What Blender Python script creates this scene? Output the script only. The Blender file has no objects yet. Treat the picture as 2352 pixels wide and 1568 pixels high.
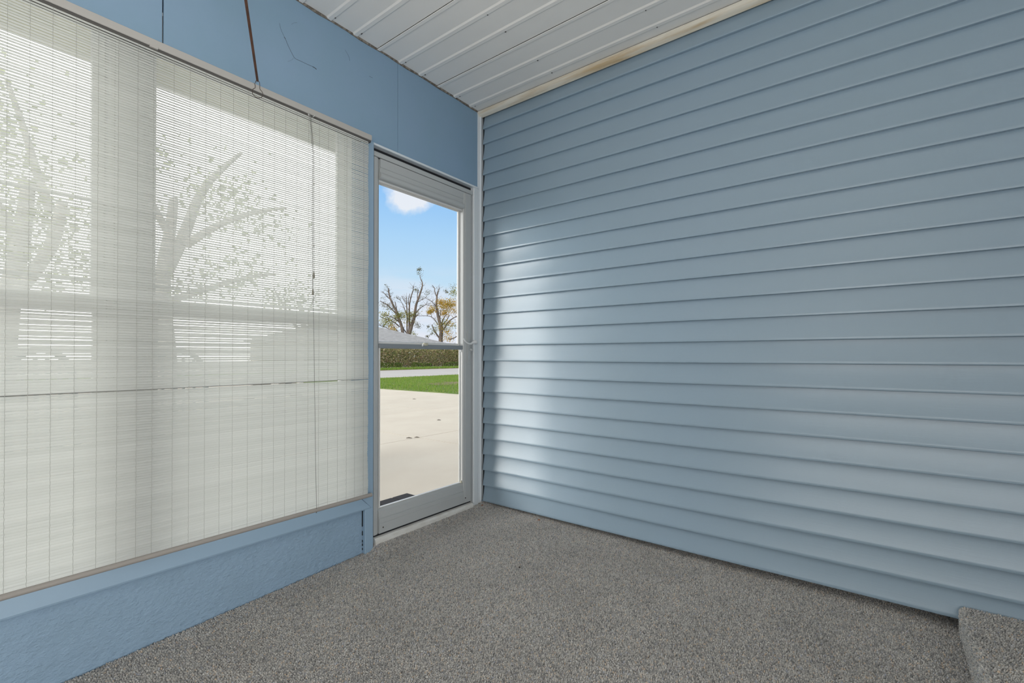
import bpy, math, random
import numpy as np
from mathutils import Vector, Matrix, noise

random.seed(7)
rng = np.random.default_rng(11)
SC = bpy.context.scene
COL = SC.collection

# ------------------------------------------------------------------ camera
cam_d = bpy.data.cameras.new('camera')
cam = bpy.data.objects.new('camera', cam_d)
COL.objects.link(cam)
SC.camera = cam
CAM = Vector((2.0376, -2.32331, 0.95915))
YAW, PITCH = 0.65275, 0.00683
F_PX, SHIFT_PX = 1077.01, 25.3644
cam.location = CAM
cam.rotation_euler = (math.pi / 2 + PITCH, 0, YAW)
cam_d.sensor_fit = 'HORIZONTAL'
cam_d.sensor_width = 36.0
cam_d.lens = F_PX / 2352 * 36.0
cam_d.shift_x = 0
cam_d.shift_y = SHIFT_PX / 2352
cam_d.clip_start = 0.05
cam_d.clip_end = 500

# ------------------------------------------------------------------ view, sky, sun
SC.view_settings.view_transform = 'Standard'
SC.view_settings.look = 'None'
SC.view_settings.gamma = 1
SC.view_settings.use_curve_mapping = False
SC.view_settings.exposure = 0.0
CLOUD_BANK = 5.6
SUN_STRENGTH = 2.9
BACK_FILL_W = 34
END_FILL_W = 14
BOUNCE_W = 15

world = bpy.data.worlds.new('sky')
SC.world = world
world.use_nodes = True
wt = world.node_tree
wt.nodes.clear()


def N(tree, kind, **kw):
    n = tree.nodes.new(kind)
    for k, v in kw.items():
        if k.startswith('i_'):
            n.inputs[k[2:].replace('_', ' ')].default_value = v
        else:
            setattr(n, k, v)
    return n


def ramp(tree, pts, src, interp='LINEAR'):
    r = tree.nodes.new('ShaderNodeValToRGB')
    r.color_ramp.interpolation = interp
    el = r.color_ramp.elements
    while len(el) < len(pts):
        el.new(0.5)
    for e, (p, c) in zip(el, pts):
        e.position = p
        e.color = (c, c, c, 1) if isinstance(c, (int, float)) else (*c, 1)
    if src is not None:
        tree.links.new(src, r.inputs[0])
    return r


def mathn(tree, op, a, b=None, c=None, clamp=False):
    m = tree.nodes.new('ShaderNodeMath')
    m.operation = op
    m.use_clamp = clamp
    for i, v in enumerate((a, b, c)):
        if v is None:
            continue
        if isinstance(v, (int, float)):
            m.inputs[i].default_value = v
        else:
            tree.links.new(v, m.inputs[i])
    return m.outputs[0]


def mixc(tree, fac, a, b):
    m = tree.nodes.new('ShaderNodeMix')
    m.data_type = 'RGBA'
    for i, v in ((0, fac), (6, a), (7, b)):
        if isinstance(v, (int, float)):
            m.inputs[i].default_value = v
        elif isinstance(v, tuple):
            m.inputs[i].default_value = (*v, 1) if len(v) == 3 else v
        else:
            tree.links.new(v, m.inputs[i])
    return m.outputs[2]


tc = N(wt, 'ShaderNodeTexCoord')
sep = N(wt, 'ShaderNodeSeparateXYZ')
wt.links.new(tc.outputs['Generated'], sep.inputs[0])
blue = ramp(wt, [(0.0, (.74, .83, .94)), (.06, (.66, .80, .95)), (.15, (.56, .77, .95)), (.24, (.43, .69, .97)),
                 (.34, (.28, .56, .96)), (1.0, (.10, .30, .80))], sep.outputs[2])
mp = N(wt, 'ShaderNodeMapping')
mp.inputs['Scale'].default_value = (2.0, 2.0, 9.0)
wt.links.new(tc.outputs['Generated'], mp.inputs[0])
cn = N(wt, 'ShaderNodeTexNoise', i_Scale=2.6, i_Detail=6.0, i_Roughness=0.55)
wt.links.new(mp.outputs[0], cn.inputs[0])
# low streaky clouds near the horizon
lowband = ramp(wt, [(0.0, .8), (.10, .7), (.19, 0.0), (1, 0)], sep.outputs[2])
lowcl = ramp(wt, [(.42, 0), (.62, 1)], cn.outputs[0])
low = mathn(wt, 'MULTIPLY', lowband.outputs[0], lowcl.outputs[0])
sky1 = mixc(wt, low, blue.outputs[0], (.86, .85, .92))
# one small puffy cloud high over the road
dotn = N(wt, 'ShaderNodeVectorMath', operation='SUBTRACT')
wt.links.new(tc.outputs['Generated'], dotn.inputs[0])
dotn.inputs[1].default_value = (-.722, .617, .318)
sc3 = N(wt, 'ShaderNodeVectorMath', operation='MULTIPLY')
wt.links.new(dotn.outputs[0], sc3.inputs[0])
sc3.inputs[1].default_value = (1.0, 1.0, 1.7)
ln = N(wt, 'ShaderNodeVectorMath', operation='LENGTH')
wt.links.new(sc3.outputs[0], ln.inputs[0])
cn2 = N(wt, 'ShaderNodeTexNoise', i_Scale=17.0, i_Detail=7.0, i_Roughness=0.6)
wt.links.new(tc.outputs['Generated'], cn2.inputs[0])
edge = mathn(wt, 'MULTIPLY_ADD', cn2.outputs[0], -0.13, ln.outputs[1])
puff = ramp(wt, [(0.0, .85), (.012, .45), (.035, 0.0)], mathn(wt, 'ADD', edge, 0.040))
sky2 = mixc(wt, puff.outputs[0], sky1, (.93, .93, .96))
# bright cloud bank that fills the other side of the sky (where the sun stands behind it)
cny = mathn(wt, 'MULTIPLY_ADD', cn.outputs[0], 0.05, mathn(wt, 'MULTIPLY', sep.outputs[1], -1.0))
bank = ramp(wt, [(0.0, 0.0), (1.0, 1.0)], mathn(wt, 'MULTIPLY_ADD', cny, 14.0, 7.4, clamp=True))
bankel = ramp(wt, [(0.0, (1.0, .995, .97)), (.30, (.97, .97, .95)), (.50, (.45, .46, .47)), (.70, (.28, .29, .31)), (1.0, (.18, .195, .21))], sep.outputs[2])
bankc = N(wt, 'ShaderNodeVectorMath', operation='SCALE')
wt.links.new(bankel.outputs[0], bankc.inputs[0])
bankc.inputs[3].default_value = CLOUD_BANK
sky3 = mixc(wt, bank.outputs[0], sky2, bankc.outputs[0])
bg = N(wt, 'ShaderNodeBackground', i_Strength=1.0)
wt.links.new(sky3, bg.inputs[0])
wo = N(wt, 'ShaderNodeOutputWorld')
wt.links.new(bg.outputs[0], wo.inputs[0])

sun_d = bpy.data.lights.new('sun', 'SUN')
sun_d.energy = SUN_STRENGTH
sun_d.angle = math.radians(52)
sun_d.color = (1.0, .985, .95)
sun = bpy.data.objects.new('sun', sun_d)
COL.objects.link(sun)
sun.rotation_euler = Vector((-.40, -.85, .35)).to_track_quat('Z', 'Y').to_euler()

def area(name, loc, aim, sx, sy, watts, color):
    d = bpy.data.lights.new(name, 'AREA')
    d.shape = 'RECTANGLE'
    d.size, d.size_y = sx, sy
    d.energy = watts
    d.color = color
    o = bpy.data.objects.new(name, d)
    COL.objects.link(o)
    o.location = loc
    o.rotation_euler = (Vector(aim)).to_track_quat('-Z', 'Y').to_euler()
    return o


# unseen fill lamps added before the windowless back and end walls
area('back_fill', (2.6, -4.52, 1.25), (0, 1, -.05), 3.2, .7, BACK_FILL_W, (1.0, .985, .96))
area('end_fill', (4.12, -2.6, .52), (-1, 0, 0), 2.4, .9, END_FILL_W, (1.0, .985, .96)).data.spread = math.radians(85)

# added fill lamp above the camera, aimed up to bounce off the ceiling
area('bounce_fill', (1.95, -2.35, 1.35), (-.20, .24, .95), .6, .6, BOUNCE_W, (1.0, .985, .965))

SC.cycles.max_bounces = 10
SC.cycles.diffuse_bounces = 6
SC.cycles.transparent_max_bounces = 24
SC.cycles.caustics_reflective = False

# ------------------------------------------------------------------ materials


def mat(name, color, rough=.6, spec=.4, bump=None, vary=None, metal=0.0, coat=0.0):
    """bump=(scale xyz, detail, strength, distance); vary=(scale xyz, darker colour, lo, hi)"""
    m = bpy.data.materials.new(name)
    m.use_nodes = True
    t = m.node_tree
    b = t.nodes['Principled BSDF']
    b.inputs['Base Color'].default_value = (*color, 1)
    b.inputs['Roughness'].default_value = rough
    b.inputs['Specular IOR Level'].default_value = spec
    b.inputs['Metallic'].default_value = metal
    tcn = None
    if bump or vary:
        tcn = N(t, 'ShaderNodeTexCoord')
    if vary:
        mpn = N(t, 'ShaderNodeMapping')
        mpn.inputs['Scale'].default_value = vary[0]
        t.links.new(tcn.outputs['Object'], mpn.inputs[0])
        nz = N(t, 'ShaderNodeTexNoise', i_Scale=1.0, i_Detail=5.0, i_Roughness=.6)
        t.links.new(mpn.outputs[0], nz.inputs[0])
        r = ramp(t, [(vary[2], vary[1]), (vary[3], color)], nz.outputs[0])
        t.links.new(r.outputs[0], b.inputs['Base Color'])
    if bump:
        mpn = N(t, 'ShaderNodeMapping')
        mpn.inputs['Scale'].default_value = bump[0]
        t.links.new(tcn.outputs['Object'], mpn.inputs[0])
        nz = N(t, 'ShaderNodeTexNoise', i_Scale=1.0, i_Detail=bump[1], i_Roughness=.6)
        t.links.new(mpn.outputs[0], nz.inputs[0])
        bp = N(t, 'ShaderNodeBump', i_Strength=bump[2], i_Distance=bump[3])
        t.links.new(nz.outputs[0], bp.inputs['Height'])
        t.links.new(bp.outputs[0], b.inputs['Normal'])
    return m


M = {}
M['siding'] = mat('vinyl_siding', (.302, .405, .50), .30, .80, bump=((9, 60, 420), 3, .15, .0012),
                  vary=((1.2, 1, 3), (.297, .40, .485), .35, .65))
M['paint'] = mat('blue_paint', (.26, .385, .53), .55, .35, bump=((90, 90, 40), 3, .10, .001),
                 vary=((3, 3, 3), (.245, .375, .50), .35, .65))
M['stucco'] = mat('blue_stucco', (.31, .44, .585), .65, .3, bump=((60, 55, 80), 6, .9, .008),
                  vary=((5, 5, 7), (.29, .415, .545), .35, .65))
M['casing'] = mat('blue_casing', (.31, .44, .575), .42, .45, bump=((120, 6, 120), 3, .12, .0006))
M['post'] = mat('pale_blue_trim', (.72, .77, .81), .35, .5)
M['white_metal'] = mat('white_roof_metal', (.915, .89, .855), .42, .45,
                       vary=((2, 2, 2), (.885, .86, .825), .3, .6))
M['edge_trim'] = mat('dirty_trim', (.30, .27, .23), .6, .3, vary=((60, 60, 60), (.13, .11, .09), .4, .6))
M['cove'] = mat('stained_cream_wood', (.80, .76, .66), .5, .35,
                vary=((2.2, 24, 24), (.60, .46, .28), .34, .56))
M['door'] = mat('white_door_aluminium', (.47, .49, .495), .38, .5)
M['door_grey'] = mat('grey_door_rail', (.24, .265, .285), .35, .5)
M['door_light'] = mat('bright_aluminium_edge', (.76, .76, .75), .35, .5)
M['gasket'] = mat('black_gasket', (.022, .023, .027), .6, .3)
M['threshold'] = mat('aluminium_threshold', (.74, .73, .70), .35, .5, vary=((14, 14, 60), (.62, .60, .56), .35, .6))

M['rust'] = mat('rusty_steel', (.075, .034, .02), .7, .3, vary=((40, 40, 25), (.038, .019, .013), .4, .6))
M['wire'] = mat('dark_wire', (.075, .06, .05), .5, .4)
M['cream_plastic'] = mat('cream_plastic', (.56, .54, .43), .4, .4)
M['white_plastic'] = mat('white_plastic', (.72, .73, .74), .3, .5)
M['grey_plastic'] = mat('grey_plastic', (.36, .37, .36), .4, .4)
M['vinyl_frame'] = mat('white_window_vinyl', (.86, .86, .83), .4, .4)
M['headrail'] = mat('putty_headrail', (.47, .455, .43), .5, .35)
M['headrail_dark'] = mat('headrail_groove', (.11, .105, .10), .6, .3)
M['bottom_rail'] = mat('taupe_bottom_rail', (.36, .335, .31), .5, .35)
M['stitch'] = mat('grey_thread', (.46, .46, .43), .9, .1)
M['cord'] = mat('grey_cord', (.23, .23, .215), .9, .1)
M['tassel'] = mat('grey_brown_tassel', (.25, .24, .20), .5, .3)
M['cobweb'] = mat('dusty_cobweb', (.13, .155, .18), .9, .1)
M['screw'] = mat('screw_head', (.07, .06, .055), .5, .3)
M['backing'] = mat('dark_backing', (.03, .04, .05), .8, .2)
M['concrete'] = mat('driveway_concrete', (.425, .375, .305), .85, .2, bump=((40, 40, 40), 5, .15, .004),
                    vary=((1.6, 1.2, 1.5), (.385, .335, .268), .3, .7))
M['road'] = mat('road_surface', (0.320, 0.298, 0.278), .9, .15, vary=((.12, 1.4, 1), (0.280, 0.261, 0.243), .35, .65))
M['soil'] = mat('verge_soil', (0.192, 0.136, 0.096), .95, .1, vary=((2, 2, 2), (0.112, 0.080, 0.059), .35, .65))
M['lawn'] = mat('lawn_ground', (0.128, 0.160, 0.045), .95, .1, vary=((1.280, 1.280, 1.280), (0.080, 0.120, 0.032), .35, .65))
M['gravel'] = mat('pale_gravel', (0.384, 0.360, 0.320), .95, .1)
M['soffit'] = mat('beige_soffit', (.78, .77, .64), .6, .3)
M['deck'] = mat('dark_deck_board', (.034, .033, .034), .85, .08, bump=((160, 40, 10), 4, .4, .003),
                vary=((30, 6, 6), (.024, .023, .024), .35, .65))
M['shingle'] = mat('grey_shingle', (.25, .245, .24), .9, .1, vary=((1.5, 1.5, 9), (.18, .176, .172), .35, .65))
M['house_wall'] = mat('pale_house_wall', (.45, .40, .33), .8, .2)
M['bark'] = mat('grey_brown_bark', (.098, .078, .064), .95, .1, vary=((3, 3, 1), (.045, .036, .03), .35, .65))
M['bark_grey'] = mat('grey_bark', (.46, .44, .41), .95, .1, vary=((5, 5, 2), (.34, .32, .29), .35, .65))
M['wood_grey'] = mat('weathered_wood', (.40, .37, .33), .85, .2, vary=((3, 3, 30), (.30, .27, .24), .35, .65))
M['chair_metal'] = mat('painted_chair_metal', (.33, .36, .34), .5, .4)
M['crumb_white'] = mat('white_crumb', (.8, .8, .78), .7, .2)
M['crumb_dark'] = mat('dark_crumb', (.03, .022, .018), .8, .2)
M['leaf_brown'] = mat('dry_leaf', (.36, .13, .05), .8, .2)
M['inner_wall'] = mat('inner_wall_paint', (.62, .62, .60), .7, .2)


def leaf_mat(name, cols, trans=.45):
    m = bpy.data.materials.new(name)
    m.use_nodes = True
    t = m.node_tree
    t.nodes.clear()
    g = N(t, 'ShaderNodeNewGeometry')
    r = ramp(t, [(i / max(1, len(cols) - 1), c) for i, c in enumerate(cols)], g.outputs['Random Per Island'])
    d = N(t, 'ShaderNodeBsdfDiffuse')
    tr = N(t, 'ShaderNodeBsdfTranslucent')
    t.links.new(r.outputs[0], d.inputs[0])
    t.links.new(r.outputs[0], tr.inputs[0])
    mx = N(t, 'ShaderNodeMixShader')
    mx.inputs[0].default_value = trans
    t.links.new(d.outputs[0], mx.inputs[1])
    t.links.new(tr.outputs[0], mx.inputs[2])
    o = N(t, 'ShaderNodeOutputMaterial')
    t.links.new(mx.outputs[0], o.inputs[0])
    return m


M['leaf_gold'] = leaf_mat('golden_leaves', [(0.270, 0.152, 0.017), (0.377, 0.233, 0.036), (0.197, 0.171, 0.028), (0.323, 0.180, 0.028)])
M['leaf_green'] = leaf_mat('olive_leaves', [(0.087, 0.113, 0.026), (0.148, 0.148, 0.035), (0.226, 0.191, 0.043), (0.070, 0.087, 0.026)])
M['leaf_dark'] = leaf_mat('dark_twig_leaves', [(0.072, 0.080, 0.048), (0.112, 0.104, 0.057), (0.057, 0.057, 0.036)])
M['leaf_light'] = leaf_mat('light_green_leaves', [(.38, .41, .27), (.43, .45, .31), (.34, .37, .25)])
M['hedge'] = leaf_mat('hedge_leaves', [(0.101, 0.135, 0.047), (0.209, 0.182, 0.081), (0.068, 0.088, 0.030), (0.270, 0.209, 0.115),
                                       (0.135, 0.169, 0.049), (0.189, 0.115, 0.068), (0.338, 0.290, 0.169)], .25)
M['hedge_low'] = leaf_mat('low_green_leaves', [(0.050, 0.080, 0.017), (0.084, 0.118, 0.025), (0.034, 0.050, 0.013)], .25)
M['grass'] = leaf_mat('grass_blades', [(0.099, 0.189, 0.026), (0.165, 0.233, 0.042), (0.075, 0.144, 0.023), (0.203, 0.219, 0.068)], .35)


def slat_mat():
    m = bpy.data.materials.new('translucent_slat')
    m.use_nodes = True
    t = m.node_tree
    t.nodes.clear()
    oi = N(t, 'ShaderNodeObjectInfo')
    r = ramp(t, [(0, (.745, .757, .735)), (1, (.79, .80, .78))], oi.outputs['Random'])
    d = N(t, 'ShaderNodeBsdfDiffuse')
    tr = N(t, 'ShaderNodeBsdfTranslucent')
    t.links.new(r.outputs[0], d.inputs[0])
    t.links.new(r.outputs[0], tr.inputs[0])
    mx = N(t, 'ShaderNodeMixShader')
    mx.inputs[0].default_value = .47
    t.links.new(d.outputs[0], mx.inputs[1])
    t.links.new(tr.outputs[0], mx.inputs[2])
    o = N(t, 'ShaderNodeOutputMaterial')
    t.links.new(mx.outputs[0], o.inputs[0])
    return m


M['slat'] = slat_mat()


def glass_mat():
    m = bpy.data.materials.new('clear_glass')
    m.use_nodes = True
    t = m.node_tree
    t.nodes.clear()
    tr = N(t, 'ShaderNodeBsdfTransparent')
    tr.inputs[0].default_value = (.985, .99, .988, 1)
    gl = N(t, 'ShaderNodeBsdfGlossy', i_Roughness=0.0)
    fr = N(t, 'ShaderNodeFresnel', i_IOR=1.16)
    mx = N(t, 'ShaderNodeMixShader')
    t.links.new(fr.outputs[0], mx.inputs[0])
    t.links.new(tr.outputs[0], mx.inputs[1])
    t.links.new(gl.outputs[0], mx.inputs[2])
    o = N(t, 'ShaderNodeOutputMaterial')
    t.links.new(mx.outputs[0], o.inputs[0])
    return m


M['glass'] = glass_mat()


def carpet_mat():
    m = bpy.data.materials.new('grey_loop_carpet')
    m.use_nodes = True
    t = m.node_tree
    b = t.nodes['Principled BSDF']
    b.inputs['Roughness'].default_value = .95
    b.inputs['Specular IOR Level'].default_value = .12
    b.inputs['Sheen Weight'].default_value = .35
    b.inputs['Sheen Roughness'].default_value = .5
    tcn = N(t, 'ShaderNodeTexCoord')
    v = N(t, 'ShaderNodeTexVoronoi', i_Scale=150.0)
    t.links.new(tcn.outputs['Object'], v.inputs[0])
    sp = N(t, 'ShaderNodeSeparateColor')
    t.links.new(v.outputs['Color'], sp.inputs[0])
    r = ramp(t, [(0, (.21, .205, .20)), (.25, (.33, .318, .305)), (.5, (.42, .40, .375)), (.72, (.49, .455, .415)),
                 (.90, (.58, .555, .51)), (.955, (.58, .43, .29)), (.985, (.34, .36, .43)), (1, (.66, .63, .58))],
             sp.outputs[0])
    big = N(t, 'ShaderNodeTexNoise', i_Scale=3.5, i_Detail=4.0)
    t.links.new(tcn.outputs['Object'], big.inputs[0])
    bigr = ramp(t, [(.3, .90), (.7, 1.08)], big.outputs[0])
    mul = N(t, 'ShaderNodeVectorMath', operation='MULTIPLY')
    t.links.new(r.outputs[0], mul.inputs[0])
    t.links.new(bigr.outputs[0], mul.inputs[1])
    t.links.new(mul.outputs[0], b.inputs['Base Color'])
    bp = N(t, 'ShaderNodeBump', i_Strength=.6, i_Distance=.004)
    bp.invert = True
    t.links.new(v.outputs['Distance'], bp.inputs['Height'])
    t.links.new(bp.outputs[0], b.inputs['Normal'])
    return m


M['carpet'] = carpet_mat()


def yarn_mat():
    m = bpy.data.materials.new('flecked_grey_yarn')
    m.use_nodes = True
    t = m.node_tree
    b = t.nodes['Principled BSDF']
    b.inputs['Roughness'].default_value = .9
    b.inputs['Specular IOR Level'].default_value = .15
    b.inputs['Sheen Weight'].default_value = .8
    b.inputs['Sheen Roughness'].default_value = .4
    g = N(t, 'ShaderNodeNewGeometry')
    r = ramp(t, [(0, (.23, .23, .228)), (.2, (.37, .36, .345)), (.45, (.475, .46, .437)), (.68, (.555, .53, .495)),
                 (.86, (.64, .62, .585)), (.93, (.64, .50, .37)), (.96, (.37, .39, .46)), (1, (.72, .70, .66))], g.outputs['Random Per Island'])
    tcn = N(t, 'ShaderNodeTexCoord')
    big = N(t, 'ShaderNodeTexNoise', i_Scale=4.0, i_Detail=5.0)
    t.links.new(tcn.outputs['Object'], big.inputs[0])
    bigr = ramp(t, [(.3, .88), (.7, 1.06)], big.outputs[0])
    mul = N(t, 'ShaderNodeVectorMath', operation='MULTIPLY')
    t.links.new(r.outputs[0], mul.inputs[0])
    t.links.new(bigr.outputs[0], mul.inputs[1])
    t.links.new(mul.outputs[0], b.inputs['Base Color'])
    return m


M['yarn'] = yarn_mat()

# ------------------------------------------------------------------ mesh helpers


class MB:
    def __init__(self):
        self.v, self.f, self.smooth = [], [], False

    def add(self, vs, fs):
        o = len(self.v)
        self.v += [tuple(p) for p in vs]
        self.f += [tuple(i + o for i in f) for f in fs]
        return self

    def box(self, x0, x1, y0, y1, z0, z1):
        vs = [(x, y, z) for x in (x0, x1) for y in (y0, y1) for z in (z0, z1)]
        fs = [(0, 1, 3, 2), (4, 6, 7, 5), (0, 4, 5, 1), (2, 3, 7, 6), (0, 2, 6, 4), (1, 5, 7, 3)]
        return self.add(vs, fs)

    def bbox(self, x0, x1, y0, y1, z0, z1, b=.002):
        """box with bevelled edges"""
        vs, idx = [], {}
        for sx in (0, 1):
            for sy in (0, 1):
                for sz in (0, 1):
                    c = ((x0, x1)[sx], (y0, y1)[sy], (z0, z1)[sz])
                    d = ((1, -1)[sx] * b, (1, -1)[sy] * b, (1, -1)[sz] * b)
                    for ax in range(3):
                        p = [c[i] + (0 if i == ax else d[i]) for i in range(3)]
                        idx[(sx, sy, sz, ax)] = len(vs)
                        vs.append(p)
        fs = []
        for ax in range(3):
            o = [i for i in range(3) if i != ax]
            for s in (0, 1):
                q = []
                for (a, c) in ((0, 0), (0, 1), (1, 1), (1, 0)):
                    k = [0, 0, 0]
                    k[ax], k[o[0]], k[o[1]] = s, a, c
                    q.append(idx[(*k, ax)])
                fs.append(tuple(q))
            for a in (0, 1):
                for c in (0, 1):
                    k0, k1 = [0, 0, 0], [0, 0, 0]
                    k0[o[0]] = k1[o[0]] = a
                    k0[o[1]] = k1[o[1]] = c
                    k1[ax] = 1
                    fs.append((idx[(*k0, o[0])], idx[(*k1, o[0])], idx[(*k1, o[1])], idx[(*k0, o[1])]))
        for sx in (0, 1):
            for sy in (0, 1):
                for sz in (0, 1):
                    fs.append(tuple(idx[(sx, sy, sz, ax)] for ax in range(3)))
        return self.add(vs, fs)

    def prism(self, poly, axis, a, b, segs=1, wob=None):
        """extrude a closed 2-D polygon along an axis (the other two axes in xyz order)"""
        n = len(poly)
        vs = []
        for s in range(segs + 1):
            t = a + (b - a) * s / segs
            for i, (p, q) in enumerate(poly):
                if wob:
                    dp, dq = wob(t, i)
                    p, q = p + dp, q + dq
                if axis == 'x':
                    vs.append((t, p, q))
                elif axis == 'y':
                    vs.append((p, t, q))
                else:
                    vs.append((p, q, t))
        fs = []
        for s in range(segs):
            for i in range(n):
                j = (i + 1) % n
                fs.append((s * n + i, s * n + j, (s + 1) * n + j, (s + 1) * n + i))
        fs.append(tuple(range(n)))
        fs.append(tuple(reversed(range(segs * n, segs * n + n))))
        return self.add(vs, fs)

    def tube(self, pts, r, n=8, cap=True):
        pts = [Vector(p) for p in pts]
        rs = r if isinstance(r, (list, tuple)) else [r] * len(pts)
        vs, fs = [], []
        prev = None
        for i, p in enumerate(pts):
            d = (pts[min(i + 1, len(pts) - 1)] - pts[max(i - 1, 0)]).normalized()
            if prev is None:
                a = d.orthogonal().normalized()
            else:
                a = (prev - d * prev.dot(d))
                a = a.normalized() if a.length > 1e-6 else d.orthogonal().normalized()
            prev = a
            b = d.cross(a)
            for k in range(n):
                t = 2 * math.pi * k / n
                vs.append(p + (a * math.cos(t) + b * math.sin(t)) * rs[i])
        for i in range(len(pts) - 1):
            for k in range(n):
                l = (k + 1) % n
                fs.append((i * n + k, i * n + l, (i + 1) * n + l, (i + 1) * n + k))
        if cap:
            fs.append(tuple(reversed(range(n))))
            fs.append(tuple(range((len(pts) - 1) * n, len(pts) * n)))
        return self.add(vs, fs)

    def quads(self, centers, sizes, flat=None, aspect=1.6):
        """random leaf quads"""
        vs, fs = [], []
        for c, s in zip(centers, sizes):
            a = Vector((random.gauss(0, 1), random.gauss(0, 1), random.gauss(0, 1))).normalized()
            b = a.orthogonal().normalized()
            b.rotate(Matrix.Rotation(random.uniform(0, 6.28), 3, a))
            e = a.cross(b)
            c = Vector(c)
            o = len(vs)
            vs += [c - b * s * aspect / 2, c + e * s / 2, c + b * s * aspect / 2, c - e * s / 2]
            fs.append((o, o + 1, o + 2, o + 3))
        return self.add(vs, fs)

    def mesh(self, name, material, smooth=None):
        me = bpy.data.meshes.new(name)
        me.from_pydata([tuple(v) for v in self.v], [], self.f)
        if material is not None:
            me.materials.append(material)
        me.validate()
        import bmesh
        bm = bmesh.new()
        bm.from_mesh(me)
        if len(bm.faces) < 60000:
            bmesh.ops.recalc_face_normals(bm, faces=bm.faces)
        bm.to_mesh(me)
        bm.free()
        if self.smooth if smooth is None else smooth:
            me.polygons.foreach_set('use_smooth', [True] * len(me.polygons))
            me.set_sharp_from_angle(angle=math.radians(52))
        return me

    def build(self, name, material, parent=None, smooth=False, **props):
        me = self.mesh(name, material, smooth)
        return link(name, me, parent, **props)


def link(name, me, parent=None, loc=None, **props):
    o = bpy.data.objects.new(name, me)
    COL.objects.link(o)
    if parent is not None:
        o.parent = parent
    if loc is not None:
        o.location = loc
    for k, v in props.items():
        o[k] = v
    return o


def empty(name, loc=(0, 0, 0), **props):
    o = bpy.data.objects.new(name, None)
    COL.objects.link(o)
    o.location = loc
    o.empty_display_size = .1
    for k, v in props.items():
        o[k] = v
    return o


def S(name, label=None, category=None, loc=(0, 0, 0)):
    o = empty(name, loc, kind='structure')
    if label:
        o['label'] = label
    if category:
        o['category'] = category
    return o


def floor_z(x, y):
    return .037 * y - .0165 * x


# ------------------------------------------------------------------ floor
CEIL = 2.557
XR, YB = 4.2, -4.6

fl = MB()
fl.add([(-.12, YB, floor_z(-.12, YB) - .05), (XR, YB, floor_z(XR, YB) - .05), (XR, .16, floor_z(XR, .16) - .05), (-.12, .16, floor_z(-.12, .16) - .05),
        (-.12, YB, floor_z(-.12, YB) - .25), (XR, YB, floor_z(XR, YB) - .25), (XR, .16, floor_z(XR, .16) - .25), (-.12, .16, floor_z(-.12, .16) - .25)],
       [(0, 1, 2, 3), (7, 6, 5, 4), (0, 4, 5, 1), (1, 5, 6, 2), (2, 6, 7, 3), (3, 7, 4, 0)])
floor = fl.build('floor', M['concrete'], kind='structure', label='porch floor slab under the grey carpet', category='floor')


def ridge(X, Y):
    # the carpet rises over the inner lip of the door threshold
    return np.clip(-.004 - .037 * Y, 0, 1) * np.exp(-(X / .075) ** 2) * (1 / (1 + np.exp(-(Y + .855) * 120))) * (1 / (1 + np.exp((Y + .07) * 120)))


def carpet_loops(name, P, NRM, A, parent):
    """one small yarn loop per point: P position, NRM up direction, A long axis"""
    n = len(P)
    B = np.cross(NRM, A)
    la = rng.uniform(.0030, .0044, n)[:, None]
    lb = rng.uniform(.0020, .0029, n)[:, None]
    hh = rng.uniform(.0042, .0072, n)[:, None]
    lean = (rng.uniform(-.0016, .0016, (n, 1)) * A + rng.uniform(-.0014, .0014, (n, 1)) * B)
    V = np.empty((n, 9, 3))
    for k, (a, b) in enumerate(((1, 0), (0, 1), (-1, 0), (0, -1))):
        V[:, k] = P + A * la * a + B * lb * b
        V[:, 4 + k] = P + A * la * a * .82 + B * lb * b * .82 + NRM * hh * .68 + lean * .7
    V[:, 8] = P + NRM * hh + lean
    quads = [(k, (k + 1) % 4, 4 + (k + 1) % 4, 4 + k) for k in range(4)]
    tris = [(4 + k, 4 + (k + 1) % 4, 8) for k in range(4)]
    loc = np.array([i for q in quads for i in q] + [i for t in tris for i in t], dtype=np.int32)
    st = np.array([0, 4, 8, 12, 16, 19, 22, 25], dtype=np.int32)
    li = (loc[None, :] + 9 * np.arange(n, dtype=np.int32)[:, None]).ravel()
    ls = (st[None, :] + 28 * np.arange(n, dtype=np.int32)[:, None]).ravel()
    me = bpy.data.meshes.new(name)
    me.vertices.add(9 * n)
    me.vertices.foreach_set('co', V.reshape(-1))
    me.loops.add(len(li))
    me.loops.foreach_set('vertex_index', li)
    me.polygons.add(len(ls))
    me.polygons.foreach_set('loop_start', ls)
    me.update(calc_edges=True)
    me.polygons.foreach_set('use_smooth', [True] * len(ls))
    me.materials.append(M['yarn'])
    return link(name, me, parent, kind='stuff')


def loop_field(u0, u1, v0, v1, pu, pv):
    U, V = np.meshgrid(np.arange(u0, u1, pu), np.arange(v0, v1, pv))
    U = U + (np.arange(U.shape[0])[:, None] % 2) * pu * .5
    U = U + rng.uniform(-.30, .30, U.shape) * pu
    V = V + rng.uniform(-.30, .30, V.shape) * pv
    return U.ravel(), V.ravel()


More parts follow.
